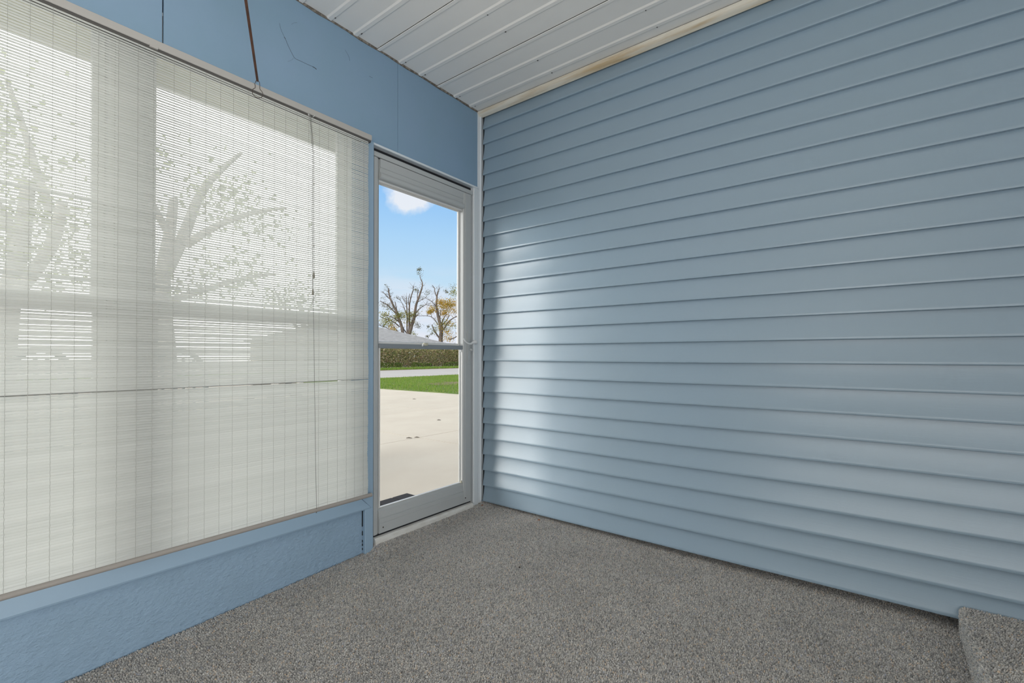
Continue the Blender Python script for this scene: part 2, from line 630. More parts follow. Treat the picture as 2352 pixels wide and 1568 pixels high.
def carpet_grid(name, x0, x1, y0, y1, cell, amp, parent):
    nx, ny = int(round((x1 - x0) / cell)) + 1, int(round((y1 - y0) / cell)) + 1
    X, Y = np.meshgrid(np.linspace(x0, x1, nx), np.linspace(y0, y1, ny))
    X = X + rng.uniform(-.35, .35, X.shape) * cell
    Y = Y + rng.uniform(-.35, .35, Y.shape) * cell
    X[:, 0], X[:, -1] = x0, x1
    Y[0, :], Y[-1, :] = y0, y1
    if x0 <= .001:      # frayed edge against the knee wall
        X[:, 0] = .004 + rng.uniform(0, .010, ny)
    Z = .037 * Y - .0165 * X + ridge(X, Y) - .0035 + rng.uniform(-amp, amp * .5, X.shape)
    if x0 <= .001:
        Z[:, 0] += rng.uniform(-.002, .007, ny)
    co = np.stack([X, Y, Z], -1).reshape(-1, 3)
    i = np.arange((nx - 1) * (ny - 1))
    r, c = i // (nx - 1), i % (nx - 1)
    a = r * nx + c
    quads = np.stack([a, a + 1, a + nx + 1, a + nx], -1)
    me = bpy.data.meshes.new(name)
    me.vertices.add(len(co))
    me.vertices.foreach_set('co', co.ravel())
    me.loops.add(quads.size)
    me.loops.foreach_set('vertex_index', quads.ravel().astype(np.int32))
    me.polygons.add(len(quads))
    me.polygons.foreach_set('loop_start', np.arange(0, quads.size, 4, dtype=np.int32))
    me.update(calc_edges=True)
    me.polygons.foreach_set('use_smooth', [True] * len(quads))
    me.materials.append(M['carpet'])
    return link(name, me, parent, kind='stuff')


carpet_grid('carpet_pile', 0, 2.9, -2.3, .115, .0050, .0050, floor)
LX, LY = loop_field(.004, 2.62, -2.22, .11, .0055, .0066)
keep = (LY + 2.02) > (LX - .158) * .765 - .42      # nearer than this the camera sees no floor
keep &= ~((LX > 2.30) & (LY > -.86))
LX, LY = LX[keep], LY[keep]
LP = np.stack([LX, LY, .037 * LY - .0165 * LX + ridge(LX, LY) - .0050], -1)
ang = rng.normal(math.pi / 2, .55, len(LX))
carpet_loops('carpet_loops', LP, np.tile([0., 0., 1.], (len(LX), 1)), np.stack([np.cos(ang), np.sin(ang), np.zeros(len(LX))], -1), floor)
carpet_grid('carpet_pile', 2.9, XR, -2.3, .115, .05, .001, floor)
carpet_grid('carpet_pile', 0, XR, YB, -2.3, .05, .001, floor)

# ------------------------------------------------------------------ siding wall (right)
C = .1016
Z23 = .11135
wr = S('wall_right', 'blue grey vinyl lap siding covering the right wall of the porch', 'wall')
MB().box(-.12, XR, .030, .16, .012, CEIL + .02).build('backing_sheet', M['backing'], wr)
MB().box(-.12, XR, .118, .16, -.30, .03).build('foundation_face', M['backing'], wr)


def lap_mesh(z0, top, seed):
    h = top - z0
    poly = [(.0200, .0016), (.010, .0003), (.0030, 0), (.0009, .0007), (0, .0022)]
    for t in (.10, .22, .36, .52, .70, .86, 1.0):       # the face falls back in a shallow hollow towards the next lap
        poly.append((.0186 * (1 - (1 - t) ** 1.55), .0022 + (h - .0022) * t))
    poly += [(.0200, h), (.0200, .006)]
    ph = seed * 1.7
    mb = MB().prism(poly, 'x', .020, XR, 22,
                    lambda t, i: (.0006 * math.sin(3.1 * t + ph) + .0004 * math.sin(7.3 * t + 2 * ph),
                                  .0005 * math.sin(2.3 * t + ph * 1.3)))
    return mb.mesh('siding_lap', M['siding'], True)


for k in range(25):
    z0 = Z23 + (23 - k) * C + (.0011 if k % 2 else 0)
    top = min(z0 + C + .011, CEIL - .012)
    link('siding_lap', lap_mesh(z0, top, k), wr, loc=(0, 0, z0))
# starter channel at the left end of the laps
ch = MB()
ch.box(.0, .0165, -.010, -.0085, .012, CEIL - .02)
ch.box(.0, .0015, -.0085, .0255, .012, CEIL - .02)
ch.build('channel', M['post'], wr)
MB().box(.0016, .02, .0255, .0285, .012, CEIL - .02).build('channel_back', M['backing'], wr)

# cove moulding along the top of the siding
cv = MB()
arc = [(0, CEIL - .0035), (-.034, CEIL - .0035), (-.034, CEIL - .006)]
for a in range(1, 8):
    t = a / 8 * math.pi / 2
    arc.append((-.030 * math.cos(t) - .002, CEIL - .005 - .026 * math.sin(t)))
arc += [(-.002, CEIL - .0345), (.0, CEIL - .0345)]
cv.prism(arc, 'x', .0, XR, 1)
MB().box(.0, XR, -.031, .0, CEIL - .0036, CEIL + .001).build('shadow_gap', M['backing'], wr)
trim1 = cv.build('trim_1', M['cove'], None, True, kind='structure', label='stained cream wooden cove moulding between ceiling and siding', category='moulding')

# ------------------------------------------------------------------ left wall
wl = S('wall_left', 'light blue painted porch wall holding the windows and the door', 'wall')
TH = .14
# header boards, with open joints
for (y0, y1) in ((YB, -1.7485), (-1.7440, -.6817), (-.6797, -.030)):
    MB().bbox(-.012, 0, y0, y1, 2.068 if y1 < -.1 else 2.056, CEIL + .02, .0012).build('header_board', M['paint'], wl)
MB().bbox(-.012, 0, -.868, -.6817, 2.056, 2.0685, .0005).build('header_board', M['paint'], wl)
MB().box(-TH, -.0125, YB, -.868, 2.21, CEIL + .02).build('backing_sheet', M['backing'], wl)
MB().box(-TH, -.0125, -.868, 0, 2.058, CEIL + .02).build('backing_sheet', M['backing'], wl)
# lower edge of the header above the door
MB().bbox(-.03, .014, -.868, -.03, 2.045, 2.0565, .002).build('drip_edge', M['post'], wl)
MB().box(-TH, -.02, -.868, -.03, 2.012, 2.046).build('weatherstrip', M['gasket'], wl)
# knee wall
kn = MB()
ny, nz = 300, 40
ys = np.linspace(-3.2, -.899, ny)
zs = np.linspace(-.22, .2, nz)
gv = []
for y in ys:
    for z in zs:
        d = noise.noise((y * 9, z * 11, 1.3)) * .0022 + noise.noise((y * 42, z * 50, 4.1)) * .0022
        gv.append((d - .002, y, z))
gf = [(i * nz + j, (i + 1) * nz + j, (i + 1) * nz + j + 1, i * nz + j + 1) for i in range(ny - 1) for j in range(nz - 1)]
kn.add(gv, gf)
kn.build('knee_wall', M['stucco'], wl, True)
MB().box(-TH, -.006, YB, -.899, -.3, .186).build('knee_wall_core', M['stucco'], wl)
# mullion post, far post, right post
MB().bbox(-TH, -.012, -1.876, -1.796, .18, 2.215, .003).build('mullion_post', M['vinyl_frame'], wl)
MB().bbox(-TH, -.012, YB, -2.73, .18, 2.215, .003).build('end_post', M['paint'], wl)
MB().bbox(-TH, -.001, -.945, -.868, .18, 2.215, .003).build('door_post', M['paint'], wl)
MB().box(-TH, -.012, -2.73, -.945, 2.20, 2.212).build('head_liner', M['vinyl_frame'], wl)

# window casing: mitred bottom board and the right board that runs to the floor
sl = MB()
zc0, zc1, yi, yo = .186, .250, -.9225, -.860
sl.add([(.0, -3.2, zc0), (.020, -3.2, zc0), (.022, -3.2, zc0 + .006), (.016, -3.2, zc1 - .004), (.012, -3.2, zc1), (-.05, -3.2, zc1),
        (.0, yo, zc0), (.020, yo, zc0), (.022, yo - .006, zc0 + .006), (.016, yi + .004, zc1 - .004), (.012, yi, zc1), (-.05, yi, zc1)],
       [(i, (i + 1) % 6, (i + 1) % 6 + 6, i + 6) for i in range(6)] + [tuple(range(6)), tuple(range(11, 5, -1))])
trim4 = sl.build('trim_4', M['casing'], None, False, kind='structure', label='light blue window sill casing, mitred, under the blind', category='trim')
pc = MB()
pc.prism([(-.05, -.9225), (.014, -.9225), (.0185, -.919), (.0205, -.905), (.0205, -.852), (.018, -.8485), (-.05, -.8485)], 'z', .251, 2.052)
pc.prism([(-.05, -.898), (.0185, -.898), (.0205, -.895), (.0205, -.852), (.018, -.8485), (-.05, -.8485)], 'z', floor_z(0, -.87) - .012, .186)
pc.add([(.0203, -.8595, .1865), (.0203, -.852, .1865), (.0203, -.852, .2515), (.0203, -.9215, .2515),
        (-.04, -.8595, .1865), (-.04, -.8485, .1865), (-.04, -.8485, .2515), (-.04, -.9215, .2515), (.018, -.8485, .1865), (.018, -.8485, .2515)],
       [(0, 1, 2, 3), (1, 8, 9, 2), (8, 5, 6, 9), (7, 6, 5, 4), (0, 3, 7, 4)])
trim5 = pc.build('trim_5', M['casing'], None, False, kind='structure', label='light blue upright casing board between blind and door', category='trim')
# open caulk joint on the left of that board
ck = MB()
ck.prism([(-.0005, -.9025), (.0035, -.9025), (.0035, -.8985), (-.0005, -.8985)], 'z', .10, .183)
for z, h in ((.055, .022), (.020, .012), (.002, .012), (-.018, .010)):
    ck.prism([(-.0005, -.9015), (.0030, -.9015), (.0030, -.8985), (-.0005, -.8985)], 'z', z, z + h)
ck.build('caulk_gap', M['backing'], wl)
# right jamb casing
jb = MB()
jb.prism([(-.05, -.0735), (.004, -.0735), (.008, -.070), (.008, -.034), (.006, -.030), (-.05, -.030)], 'z', floor_z(0, -.05) - .004, 2.045)
jb.prism([(-.05, -.030), (.0035, -.030), (.0045, -.028), (.0045, .0), (-.05, .0)], 'z', .0, CEIL - .012)
trim3 = jb.build('trim_3', M['post'], None, False, kind='structure', label='pale blue corner board right of the door', category='trim')
# edge trim at the ceiling
et = MB()
et.prism([(0, CEIL - .0075), (.004, CEIL - .0075), (.006, CEIL - .005), (.008, CEIL - .003), (.008, CEIL + .001), (0, CEIL + .001)], 'y', YB, -.002, 60,
         lambda t, i: ((.0012 * math.sin(t * 31) + .0008 * math.sin(t * 77)) if i in (1, 2, 3) else 0,
                       (.0016 * math.sin(t * 23) + .0014 * math.sin(t * 57 + 1)) if i in (0, 1, 2) else 0))
trim2 = et.build('trim_2', M['edge_trim'], None, False, kind='structure', label='dirty narrow trim strip between blue wall and ceiling', category='trim')

# ------------------------------------------------------------------ ceiling
ce = S('ceiling', 'white ribbed metal ceiling panels', 'ceiling')
RIB = .1405
R0 = -.108


def ceil_panel(y_hi, y_lo, ribs, seam):
    """one sheet between two seams, ribs pressed downward"""
    prof = [(y_hi, CEIL)]
    for ry in ribs:
        prof += [(ry + .017, CEIL), (ry + .009, CEIL - .0048), (ry - .009, CEIL - .0048), (ry - .017, CEIL)]
    if seam:
        prof += [(y_lo + .016, CEIL), (y_lo + .009, CEIL - .0052), (y_lo - .0075, CEIL - .0052), (y_lo - .0085, CEIL - .004)]
    else:
        prof += [(y_lo, CEIL)]
    up = [(p, q + .0012) for p, q in reversed(prof)]
    return MB().prism(prof + up, 'x', .002, XR)


y_hi = -.001
k = 0
while y_hi > YB:
    ribs = [R0 - RIB * (k + j) for j in range(2)]
    y_lo = R0 - RIB * (k + 2)
    hi = y_hi if k == 0 else y_hi + .009
    ceil_panel(hi, y_lo, ribs, True).build('ceiling_panel', M['white_metal'], ce)
    y_hi = y_lo - .018
    k += 3
MB().box(-TH, XR, YB, .10, CEIL + .02, CEIL + .06).build('roof_deck', M['backing'], ce)
sw = MB()
for j in range(24):
    ry = R0 - RIB * j
    for xx in (.040, .62, 1.22, 1.82, 2.42):
        if j % 3 == 2:
            continue
        sw.tube([(xx + random.uniform(-.008, .008), ry + .011, CEIL - .0020), (xx, ry + .011, CEIL - .0056)], .0032, 6)
sw.build('screw', M['screw'], ce, kind='stuff')

# ------------------------------------------------------------------ walls out of view
wb = S('wall_front', 'inner house wall at the far right end of the porch', 'wall')
MB().box(XR, XR + .1, YB, .10, -.4, CEIL + .02).build('wall_board', M['inner_wall'], wb)
wk = S('wall_back', 'painted porch wall behind the camera', 'wall')
MB().box(-TH, XR, YB - .1, YB, -.5, CEIL + .02).build('wall_board', M['inner_wall'], wk)

ev_ = S('eave', 'pale beige porch eave with soffit and fascia above the windows outside', 'eave')
MB().bbox(-.52, -TH, YB, .4, 2.262, 2.285, .003).build('soffit', M['soffit'], ev_)
MB().bbox(-.545, -.52, YB, .4, 2.187, 2.40, .003).build('fascia', M['soffit'], ev_)
MB().box(-.52, XR, YB - .1, .16, CEIL + .06, CEIL + .10).build('roof_sheet', M['backing'], ev_)

# ------------------------------------------------------------------ windows behind the blind


def window(idx, y0, y1, label):
    w = S('window_%d' % idx, label, 'window')
    z0, z1 = .185, 2.20
    fr = MB()
    for a in ((y0, y0 + .016, z0, z1), (y1 - .016, y1, z0, z1), (y0 + .016, y1 - .016, z0, z0 + .016), (y0 + .016, y1 - .016, z1 - .055, z1)):
        fr.bbox(-.125, -.028, *a, .002)
    fr.build('window_frame', M['vinyl_frame'], w)
    for nm, x0, x1, a, b in (('upper_sash', -.098, -.070, 1.112, z1 - .056), ('lower_sash', -.066, -.038, z0 + .017, 1.160)):
        sm = MB()
        yl, yr, s = y0 + .017, y1 - .017, .034
        tr, br = (.045, .045) if nm == 'upper_sash' else (.045, .052)
        sm.bbox(x0, x1, yl, yl + s, a, b, .003)
        sm.bbox(x0, x1, yr - s, yr, a, b, .003)
        sm.bbox(x0, x1, yl + s, yr - s, a, a + br, .003)
        sm.bbox(x0, x1, yl + s, yr - s, b - tr, b, .003)
        so = sm.build(nm, M['vinyl_frame'], w)
        MB().box((x0 + x1) / 2 - .002, (x0 + x1) / 2 + .002, yl + s, yr - s, a + br, b - tr).build('pane', M['glass'], so)
    return w


window(1, -2.73, -1.876, 'white double hung window behind the left half of the blind')
window(2, -1.796, -.945, 'white double hung window behind the blind, next to the door')

# ------------------------------------------------------------------ blind
BX = .050
bl = empty('roll_up_blind', (BX, -1.9, 2.06), label='white translucent slatted roll up blind with putty headrail covering the windows', category='blind')
BL_L, BL_R = -2.95, -.905


def rel(mb):
    mb.v = [(p[0] - BX, p[1] + 1.9, p[2] - 2.06) for p in mb.v]
    return mb


hr = MB()
hr.prism([(.006, 2.0655), (.052, 2.0655), (.0555, 2.063), (.0555, 2.0405), (.0535, 2.0375), (.050, 2.0375), (.050, 2.060), (.006, 2.060)], 'y', BL_L - .02, -.888)
rel(hr).build('headrail', M['headrail'], bl)
rel(MB().box(.010, .049, BL_L - .01, -.8885, 2.0300, 2.0595)).build('headrail_core', M['headrail_dark'], bl)
rb = MB()
rb.tube([(.054, BL_L - .02, .2655), (.054, -.886, .2655)], [.0095, .0095], 14)
rel(rb).build('bottom_rail', M['bottom_rail'], bl, True)
rb = MB()
rb.tube([(.054, -.886, .2655), (.054, -.8835, .2655)], [.0102, .0085], 14)
rel(rb).build('end_cap', M['headrail'], bl, True)

PITCH_S, SW_, ST_, TILT = .0088, .0090, .0016, math.radians(26)


def slat_mesh(seed):
    random.seed(100 + seed)
    w, t = SW_ / 2, ST_ / 2
    prof = [(-t * .5, -w), (t * .5, -w), (t, -w * .5), (t, w * .5), (t * .5, w), (-t * .5, w), (-t, w * .5), (-t, -w * .5)]
    rot = []
    for p, q in prof:      # top leans outward (-x)
        rot.append((p * math.cos(TILT) - q * math.sin(TILT), p * math.sin(TILT) + q * math.cos(TILT)))
    ph = random.uniform(0, 6)
    mb = MB().prism(rot, 'y', BL_L + 1.9 + random.uniform(-.001, .001), BL_R + 1.9 + random.uniform(-.0008, .0008), 10,
                    lambda tt, i: (.0004 * math.sin(2.1 * tt + ph), .00025 * math.sin(3.7 * tt + ph * 2)))
    return mb.mesh('slat', M['slat'], True)


slat_meshes = [slat_mesh(i) for i in range(12)]
random.seed(21)
z = 2.0235
n_sl = 0
while z > .284:
    o = link('slat', slat_meshes[random.randrange(12)], bl, loc=(.001 + random.uniform(-.0003, .0003), .0012 * math.sin(z * 9) + .0012 * math.sin(z * 23), z - 2.06))
    o.rotation_euler = (0, math.radians(random.gauss(0, 2.0)), 0)
    n_sl += 1
    step = PITCH_S + random.gauss(0, .00022)
    if abs(z - .846) < .0046:
        step += .0032
    z -= step
rel(MB().tube([(.0515, BL_L, .8405), (.0515, BL_R, .8445)], .0018, 6)).build('joining_rod', M['cord'], bl)
MB_ = rel(MB().bbox(.0505, .0535, BL_L, BL_R, .2745, .2868, .0008))
MB_.build('hem_slat', M['slat'], bl)

# vertical stitch threads woven round the slats
zz = np.linspace(2.026, .276, 398)
st = MB()
pts = [(.0056 if i % 2 else .0042, .0004 * math.sin(i * 1.3), float(q) - 2.06) for i, q in enumerate(zz)]
st.tube(pts, .00055, 4)
st_me = st.mesh('stitch_thread', M['stitch'])
cords = [-2.137, -2.091, -2.042, -1.989, -1.935, -1.884, -1.832, -1.788, -1.728, -1.6775, -1.626, -1.576, -1.53, -1.474, -1.417,
         -1.371, -1.323, -1.273, -1.22, -1.169, -1.124, -1.075, -1.028, -.983, -.934]
cords = [-2.187 - .051 * i for i in range(14)][::-1] + cords
for y in cords:
    link('stitch_thread', st_me, bl, loc=(0, y + 1.9, 0))

# pull cords
pc_ = MB()
pc_.tube([(.058, -1.217, 2.036), (.062, -1.2135, 2.02), (.068, -1.209, 1.93), (.070, -1.2045, 1.86), (.072, -1.2055, 1.6), (.072, -1.2045, 1.45), (.072, -1.2035, 1.325)], .0011, 6)
pc_.tube([(.058, -1.2205, 2.036), (.062, -1.2175, 2.02), (.066, -1.2125, 1.93), (.068, -1.2085, 1.86), (.069, -1.2105, 1.6), (.070, -1.2100, 1.45), (.071, -1.2085, 1.30), (.071, -1.2080, 1.25)], .0011, 6)
rel(pc_).build('pull_cord', M['cord'], bl, True)
lc = MB()
lc.tube([(.062, -1.2022, 1.32), (.060, -1.200, 1.24), (.060, -1.193, .9), (.060, -1.186, .5), (.0605, -1.181, .262)], .0009, 6)
lc.tube([(.062, -1.181, .262), (.058, -1.181, .254)], .0022, 6)
rel(lc).build('lift_cord', M['cord'], bl, True)
for y, zt in ((-1.2035, 1.331), (-1.2078, 1.256)):
    t_ = MB()
    t_.tube([(.072, y, zt), (.072, y, zt - .004), (.072, y, zt - .024), (.072, y, zt - .027)], [.0022, .0030, .0052, .0045], 10)
    rel(t_).build('tassel', M['tassel'], bl, True)
kn_ = MB()
kn_.tube([(.072, -1.2055, 1.728), (.072, -1.2055, 1.720)], [.0022, .0022], 6)
kn_.tube([(.072, -1.2055, 1.724), (.076, -1.199, 1.7235), (.077, -1.195, 1.727), (.076, -1.193, 1.721)], .0009, 5)
kn_.tube([(.072, -1.2045, 1.452), (.072, -1.2045, 1.444)], [.0022, .0022], 6)
rel(kn_).build('cord_knot', M['tassel'], bl, True)
cl = MB()
cl.bbox(.050, .0575, -1.2215, -1.2150, 2.030, 2.0375, .001)
cl.tube([(.053, -1.200, 2.030), (.061, -1.197, 2.034), (.057, -1.193, 2.041)], .0012, 5)
rel(cl).build('cord_lock', M['white_plastic'], bl)
bk = MB()
bk.bbox(.048, .0575, -1.800, -1.776, 2.0325, 2.0405, .001)
rel(bk).build('mounting_clip', M['headrail'], bl)

# ------------------------------------------------------------------ storm door
d1 = S('door_1', 'white aluminium storm door with two clear panes beside the corner', 'door')
DY0, DY1 = -.836, -.080            # outer frame
fr = MB()
fr.bbox(-.055, .0015, DY0 - .02, DY0 + .001, .022, 2.019, .002)
fr.bbox(-.055, -.001, DY1 - .0105, DY1 - .006, .022, 2.019, .001)
fr.bbox(-.055, .0035, DY0, DY1, 1.9955, 2.021, .002)
fr.build('door_frame', M['door'], d1)
gk = MB()
gk.box(-.05, -.012, DY1 - .0145, DY1 - .0105, .022, 1.995)
gk.box(-.05, -.014, DY1 - .006, -.0735, .0, 2.02)
gk.box(-.05, -.006, DY0, DY1, 1.9920, 1.9955)
gk.box(-.05, -.006, DY0, DY1, .020, .032)
gk.build('weatherstrip', M['gasket'], d1)
SL0, SL1 = DY0 + .002, -.795       # left stile
SR0, SR1 = -.163, DY1 - .0145      # right stile
dt = MB()
dt.prism([(-.036, SL0), (.001, SL0), (.002, SL0 + .002), (.002, SL0 + .014), (-.001, SL0 + .017), (-.001, SL0 + .024), (-.004, SL0 + .027),
          (-.012, SL1), (-.036, SL1)], 'z', .032, 1.9918)
dt.build('stile', M['door'], d1)
dt = MB()
dt.prism([(-.036, SR0), (-.004, SR0), (.002, SR0 + .006), (.0025, SR0 + .012), (-.0005, SR0 + .0145), (-.0005, SR0 + .018), (.002, SR0 + .020), (.002, SR1 - .003), (.0005, SR1), (-.036, SR1)], 'z', .032, 1.9918)
dt.build('stile', M['door'], d1)
tr = MB()
tr.prism([(-.036, 1.883), (-.012, 1.883), (-.004, 1.900), (0, 1.944), (-.002, 1.9465), (.0015, 1.949), (.0015, 1.9918), (-.036, 1.9918)], 'y', SL1, SR0)
tr.build('top_rail', M['door'], d1)
brl = MB()
brl.prism([(-.036, .158), (-.014, .158), (-.008, .151), (-.004, .146), (-.001, .110), (-.0025, .1075), (.002, .105), (.002, .0845), (.0005, .083), (.0025, .081),
           (.0025, .034), (.001, .032), (-.036, .032)], 'y', SL1 - .004, SR0 + .002)
brl.build('bottom_rail', M['door'], d1)
MB().bbox(-.030, -.0135, SL1, SR0, .1585, .1635, .0015).build('glazing_ledge', M['door_light'], d1)
# retractable screen cassette under the top rail
sc_ = MB()
pr = [(-.008, 1.8855)]
for a in range(9):
    t = -math.pi / 2 + a / 8 * math.pi * .94
    pr.append((.000 + .0145 * math.cos(t), 1.903 + .0175 * math.sin(t)))
pr += [(-.008, 1.9235)]
sc_.prism(pr, 'y', SL1 - .004, SR0 - .004, 1)
sc_.build('screen_cassette', M['door'], d1, True)
MB().bbox(-.030, -.012, SL1, SR0, 1.8755, 1.8835, .001).build('cassette_lip', M['door_light'], d1)
# sashes
us = MB()
us.bbox(-.047, -.036, SL1 - .006, SL1 + .010, 1.02, 1.885, .001)
us.bbox(-.047, -.036, SR0 - .0105, SR0 + .004, 1.02, 1.885, .001)
us.bbox(-.047, -.036, SL1 + .010, SR0 - .0105, 1.873, 1.885, .001)
us.prism([(-.047, 1.018), (-.034, 1.018), (-.030, 1.024), (-.033, 1.034), (-.040, 1.037), (-.047, 1.037)], 'y', SL1 + .010, SR0 - .0105)
uo = us.build('upper_sash', M['door_light'], d1)
MB().box(-.0425, -.0395, SL1 + .009, SR0 - .0095, 1.033, 1.876).build('pane', M['glass'], uo)
ls = MB()
ls.bbox(-.018, -.004, SL1 + .0005, SR0 + .001, .9975, 1.0225, .002)
lo = ls.build('lower_sash', M['door_grey'], d1)
l2 = MB()
l2.bbox(-.016, -.004, SR0 - .005, SR0 - .0005, .165, 1.000, .001)
l2.bbox(-.030, -.022, SR0 - .012, SR0 - .004, .165, 1.000, .001)
l2.bbox(-.016, -.004, SL1 + .0005, SL1 + .006, .165, 1.000, .001)
l2.build('sash_edge', M['door_light'], d1)
MB().box(-.0275, -.0245, SL1 + .005, SR0 - .0100, .163, 1.002).build('pane', M['glass'], lo)
MB().bbox(-.014, -.006, SR0 - .0135, SR0 - .0055, .160, .176, .001).build('sash_stop', M['cream_plastic'], d1)
MB().bbox(-.016, -.008, SR0 - .014, SR0 - .008, .984, .997, .001).build('sash_stop', M['white_plastic'], d1)
# sash catch on the meeting rail
la = MB()
la.bbox(-.010, .012, -.4965, -.4655, 1.016, 1.0335, .004)
lao = la.build('sash_catch', M['cream_plastic'], d1, True)
lb = MB()
lb.tube([(-.006, -.496, 1.020), (.006, -.501, 1.022), (.010, -.508, 1.018), (.006, -.512, 1.014)], [.0045, .005, .0045, .003], 8)
lb.build('catch_lever', M['white_plastic'], lao, True)
# lever handle with its long back plate
pl = MB()
ph_ = []
for a in range(13):
    t = a / 12 * math.pi
    ph_.append((-.118 + .0115 * math.cos(t), 1.112 + .0115 * math.sin(t)))
for a in range(13):
    t = math.pi + a / 12 * math.pi
    ph_.append((-.118 + .0115 * math.cos(t), .914 + .0115 * math.sin(t)))
pl.prism([(p, q) for p, q in ph_], 'x', .0018, .0075)
plo = pl.build('handle_plate', M['door'], d1)
for zz_ in (1.098, .930):
    s_ = MB()
    s_.tube([(.0075, -.117, zz_), (.0088, -.117, zz_)], .0028, 8)
    s_.build('screw', M['grey_plastic'], plo)
hn = MB()
hn.tube([(.006, -.116, 1.032), (.030, -.116, 1.034)], [.0075, .0065], 10)
hn.tube([(.034, -.196, 1.064), (.036, -.188, 1.053), (.038, -.178, 1.043), (.039, -.162, 1.036), (.040, -.146, 1.034), (.041, -.132, 1.037),
         (.042, -.118, 1.043), (.043, -.108, 1.047), (.044, -.098, 1.046), (.044, -.090, 1.043), (.044, -.086, 1.041)],
        [.0040, .0045, .0050, .0054, .0058, .0062, .0075, .0105, .0125, .0105, .0030], 12)
hn.build('handle', M['white_plastic'], plo, True)
tl = MB()
tl.tube([(.0075, -.108, .998), (.017, -.105, .996), (.022, -.101, .994)], [.0085, .0090, .0065], 10)
tl.build('lock_knob', M['door'], plo, True)
th = MB()
th.prism([(-.07, -.04), (.024, -.04), (.024, -.004), (.020, .010), (.012, .0195), (-.004, .0215), (-.07, .0215)], 'y', DY0 + .001, -.090)
th.build('threshold', M['threshold'], d1)
for (y, zq) in ((-.775, .060), (-.145, .062)):
    s_ = MB()
    s_.tube([(.001, y, zq), (.0042, y, zq)], .0038, 8)
    s_.build('screw', M['screw'], d1)

# ------------------------------------------------------------------ small things inside
hx = .28
hg = empty('hanging_hook', (hx, -1.570, CEIL), label='rusty brown flat iron hanger with an open wire loop, hanging before the blind', category='hook')
stp = MB()
A_, B_ = Vector((-.02, -.052, 0)), Vector((0, .030, -.606))
segs = 14
vs, fs = [], []
for i in range(segs + 1):
    t = i / segs
    p = A_.lerp(B_, t)
    w = (.0060 * (1 - t) + .0040 * t)
    ang = .65 + .35 * t
    side = Vector((math.cos(ang) * .8, math.sin(ang), 0)).normalized()
    nrm = Vector((-side.y, side.x, 0))
    for (a, b) in ((-w, -.0012), (w, -.0012), (w, .0012), (-w, .0012)):
        vs.append(p + side * a + nrm * b)
for i in range(segs):
    for kk in range(4):
        l = (kk + 1) % 4
        fs.append((i * 4 + kk, i * 4 + l, i * 4 + 4 + l, i * 4 + 4 + kk))
fs += [(3, 2, 1, 0), tuple(range(segs * 4, segs * 4 + 4))]
stp.add(vs, fs)
stp.build('hanger_strap', M['rust'], hg)
MB().bbox(-.032, -.008, -.064, -.040, -.014, .0, .001).build('ceiling_plate', M['rust'], hg)
rg = MB()
cy, czr, rr = .0300, -.6480, .0172
pts = [(0, cy - .006, -.614), (0, cy - .006, -.6065), (0, cy - .003, -.604), (0, cy + .003, -.604), (0, cy + .0065, -.6065), (0, cy + .0072, -.618), (0, cy + .0072, -.628)]
for a in range(0, 25):
    t = math.radians(62) - math.radians(304) * a / 24
    pts.append((0, cy + rr * math.cos(t), czr + rr * math.sin(t)))
pts += [(0, cy - .0075, -.6285), (0, cy - .0078, -.622), (0, cy - .0105, -.6145)]
dv = Vector((.607, .794, 0))
# turn the loop plane to face the room
pts = [(-(p[1] - cy) * -.30 + 0.0, cy + (p[1] - cy) * .95, p[2]) for p in pts]
rg.tube(pts, .00115, 7)
rg.build('wire_loop', M['wire'], hg, True)

def smooth_path(pts, sub=3):
    out = []
    for i in range(len(pts) - 1):
        p0, p1, p2, p3 = pts[max(i - 1, 0)], pts[i], pts[i + 1], pts[min(i + 2, len(pts) - 1)]
        for s in range(sub):
            t = s / sub
            out.append(tuple(.5 * ((2 * b) + (-a + c) * t + (2 * a - 5 * b + 4 * c - d) * t * t + (-a + 3 * b - 3 * c + d) * t ** 3)
                             for a, b, c, d in zip(p0, p1, p2, p3)))
    out.append(pts[-1])
    return out


cw = MB()


def web(pts, r=.0006):
    cw.tube(smooth_path([(.0012, y, z) for y, z in pts]), r * .75, 4)


web([(-1.325, 2.405), (-1.318, 2.38), (-1.300, 2.352)], .0006)
web([(-1.30, 2.353), (-1.285, 2.325), (-1.268, 2.300), (-1.255, 2.287), (-1.225, 2.288), (-1.198, 2.289), (-1.172, 2.291)], .0009)
web([(-1.172, 2.291), (-1.160, 2.290), (-1.153, 2.287)], .0022)
web([(-1.262, 2.285), (-1.272, 2.270), (-1.288, 2.256)], .0005)
web([(-1.304, 2.356), (-1.299, 2.351)], .0018)
web([(-1.272, 2.430), (-1.258, 2.445), (-1.246, 2.452)], .0006)
web([(-1.005, 2.455), (-.985, 2.435), (-.978, 2.415)], .0006)
web([(-.865, 2.392), (-.845, 2.393)], .0008)
cw.build('cobweb', M['cobweb'], None, False, label='dusty grey cobweb strand stuck on the blue wall above the blind', category='cobweb')


def crumb(name, x, y, s, m_, label, cat):
    mb = MB()
    vs = []
    for i in range(6):
        a = i / 6 * 6.283
        vs.append((s * math.cos(a) * random.uniform(.7, 1.2), s * math.sin(a) * random.uniform(.6, 1.1), random.uniform(0, s * .3)))
    vs += [(0, 0, s * .7), (0, 0, -s * .2)]
    fs = [(i, (i + 1) % 6, 6) for i in range(6)] + [((i + 1) % 6, i, 7) for i in range(6)]
    mb.add(vs, fs)
    me = mb.mesh(name, m_)
    link(name, me, None, loc=(x, y, floor_z(x, y) + .002), label=label, category=cat)


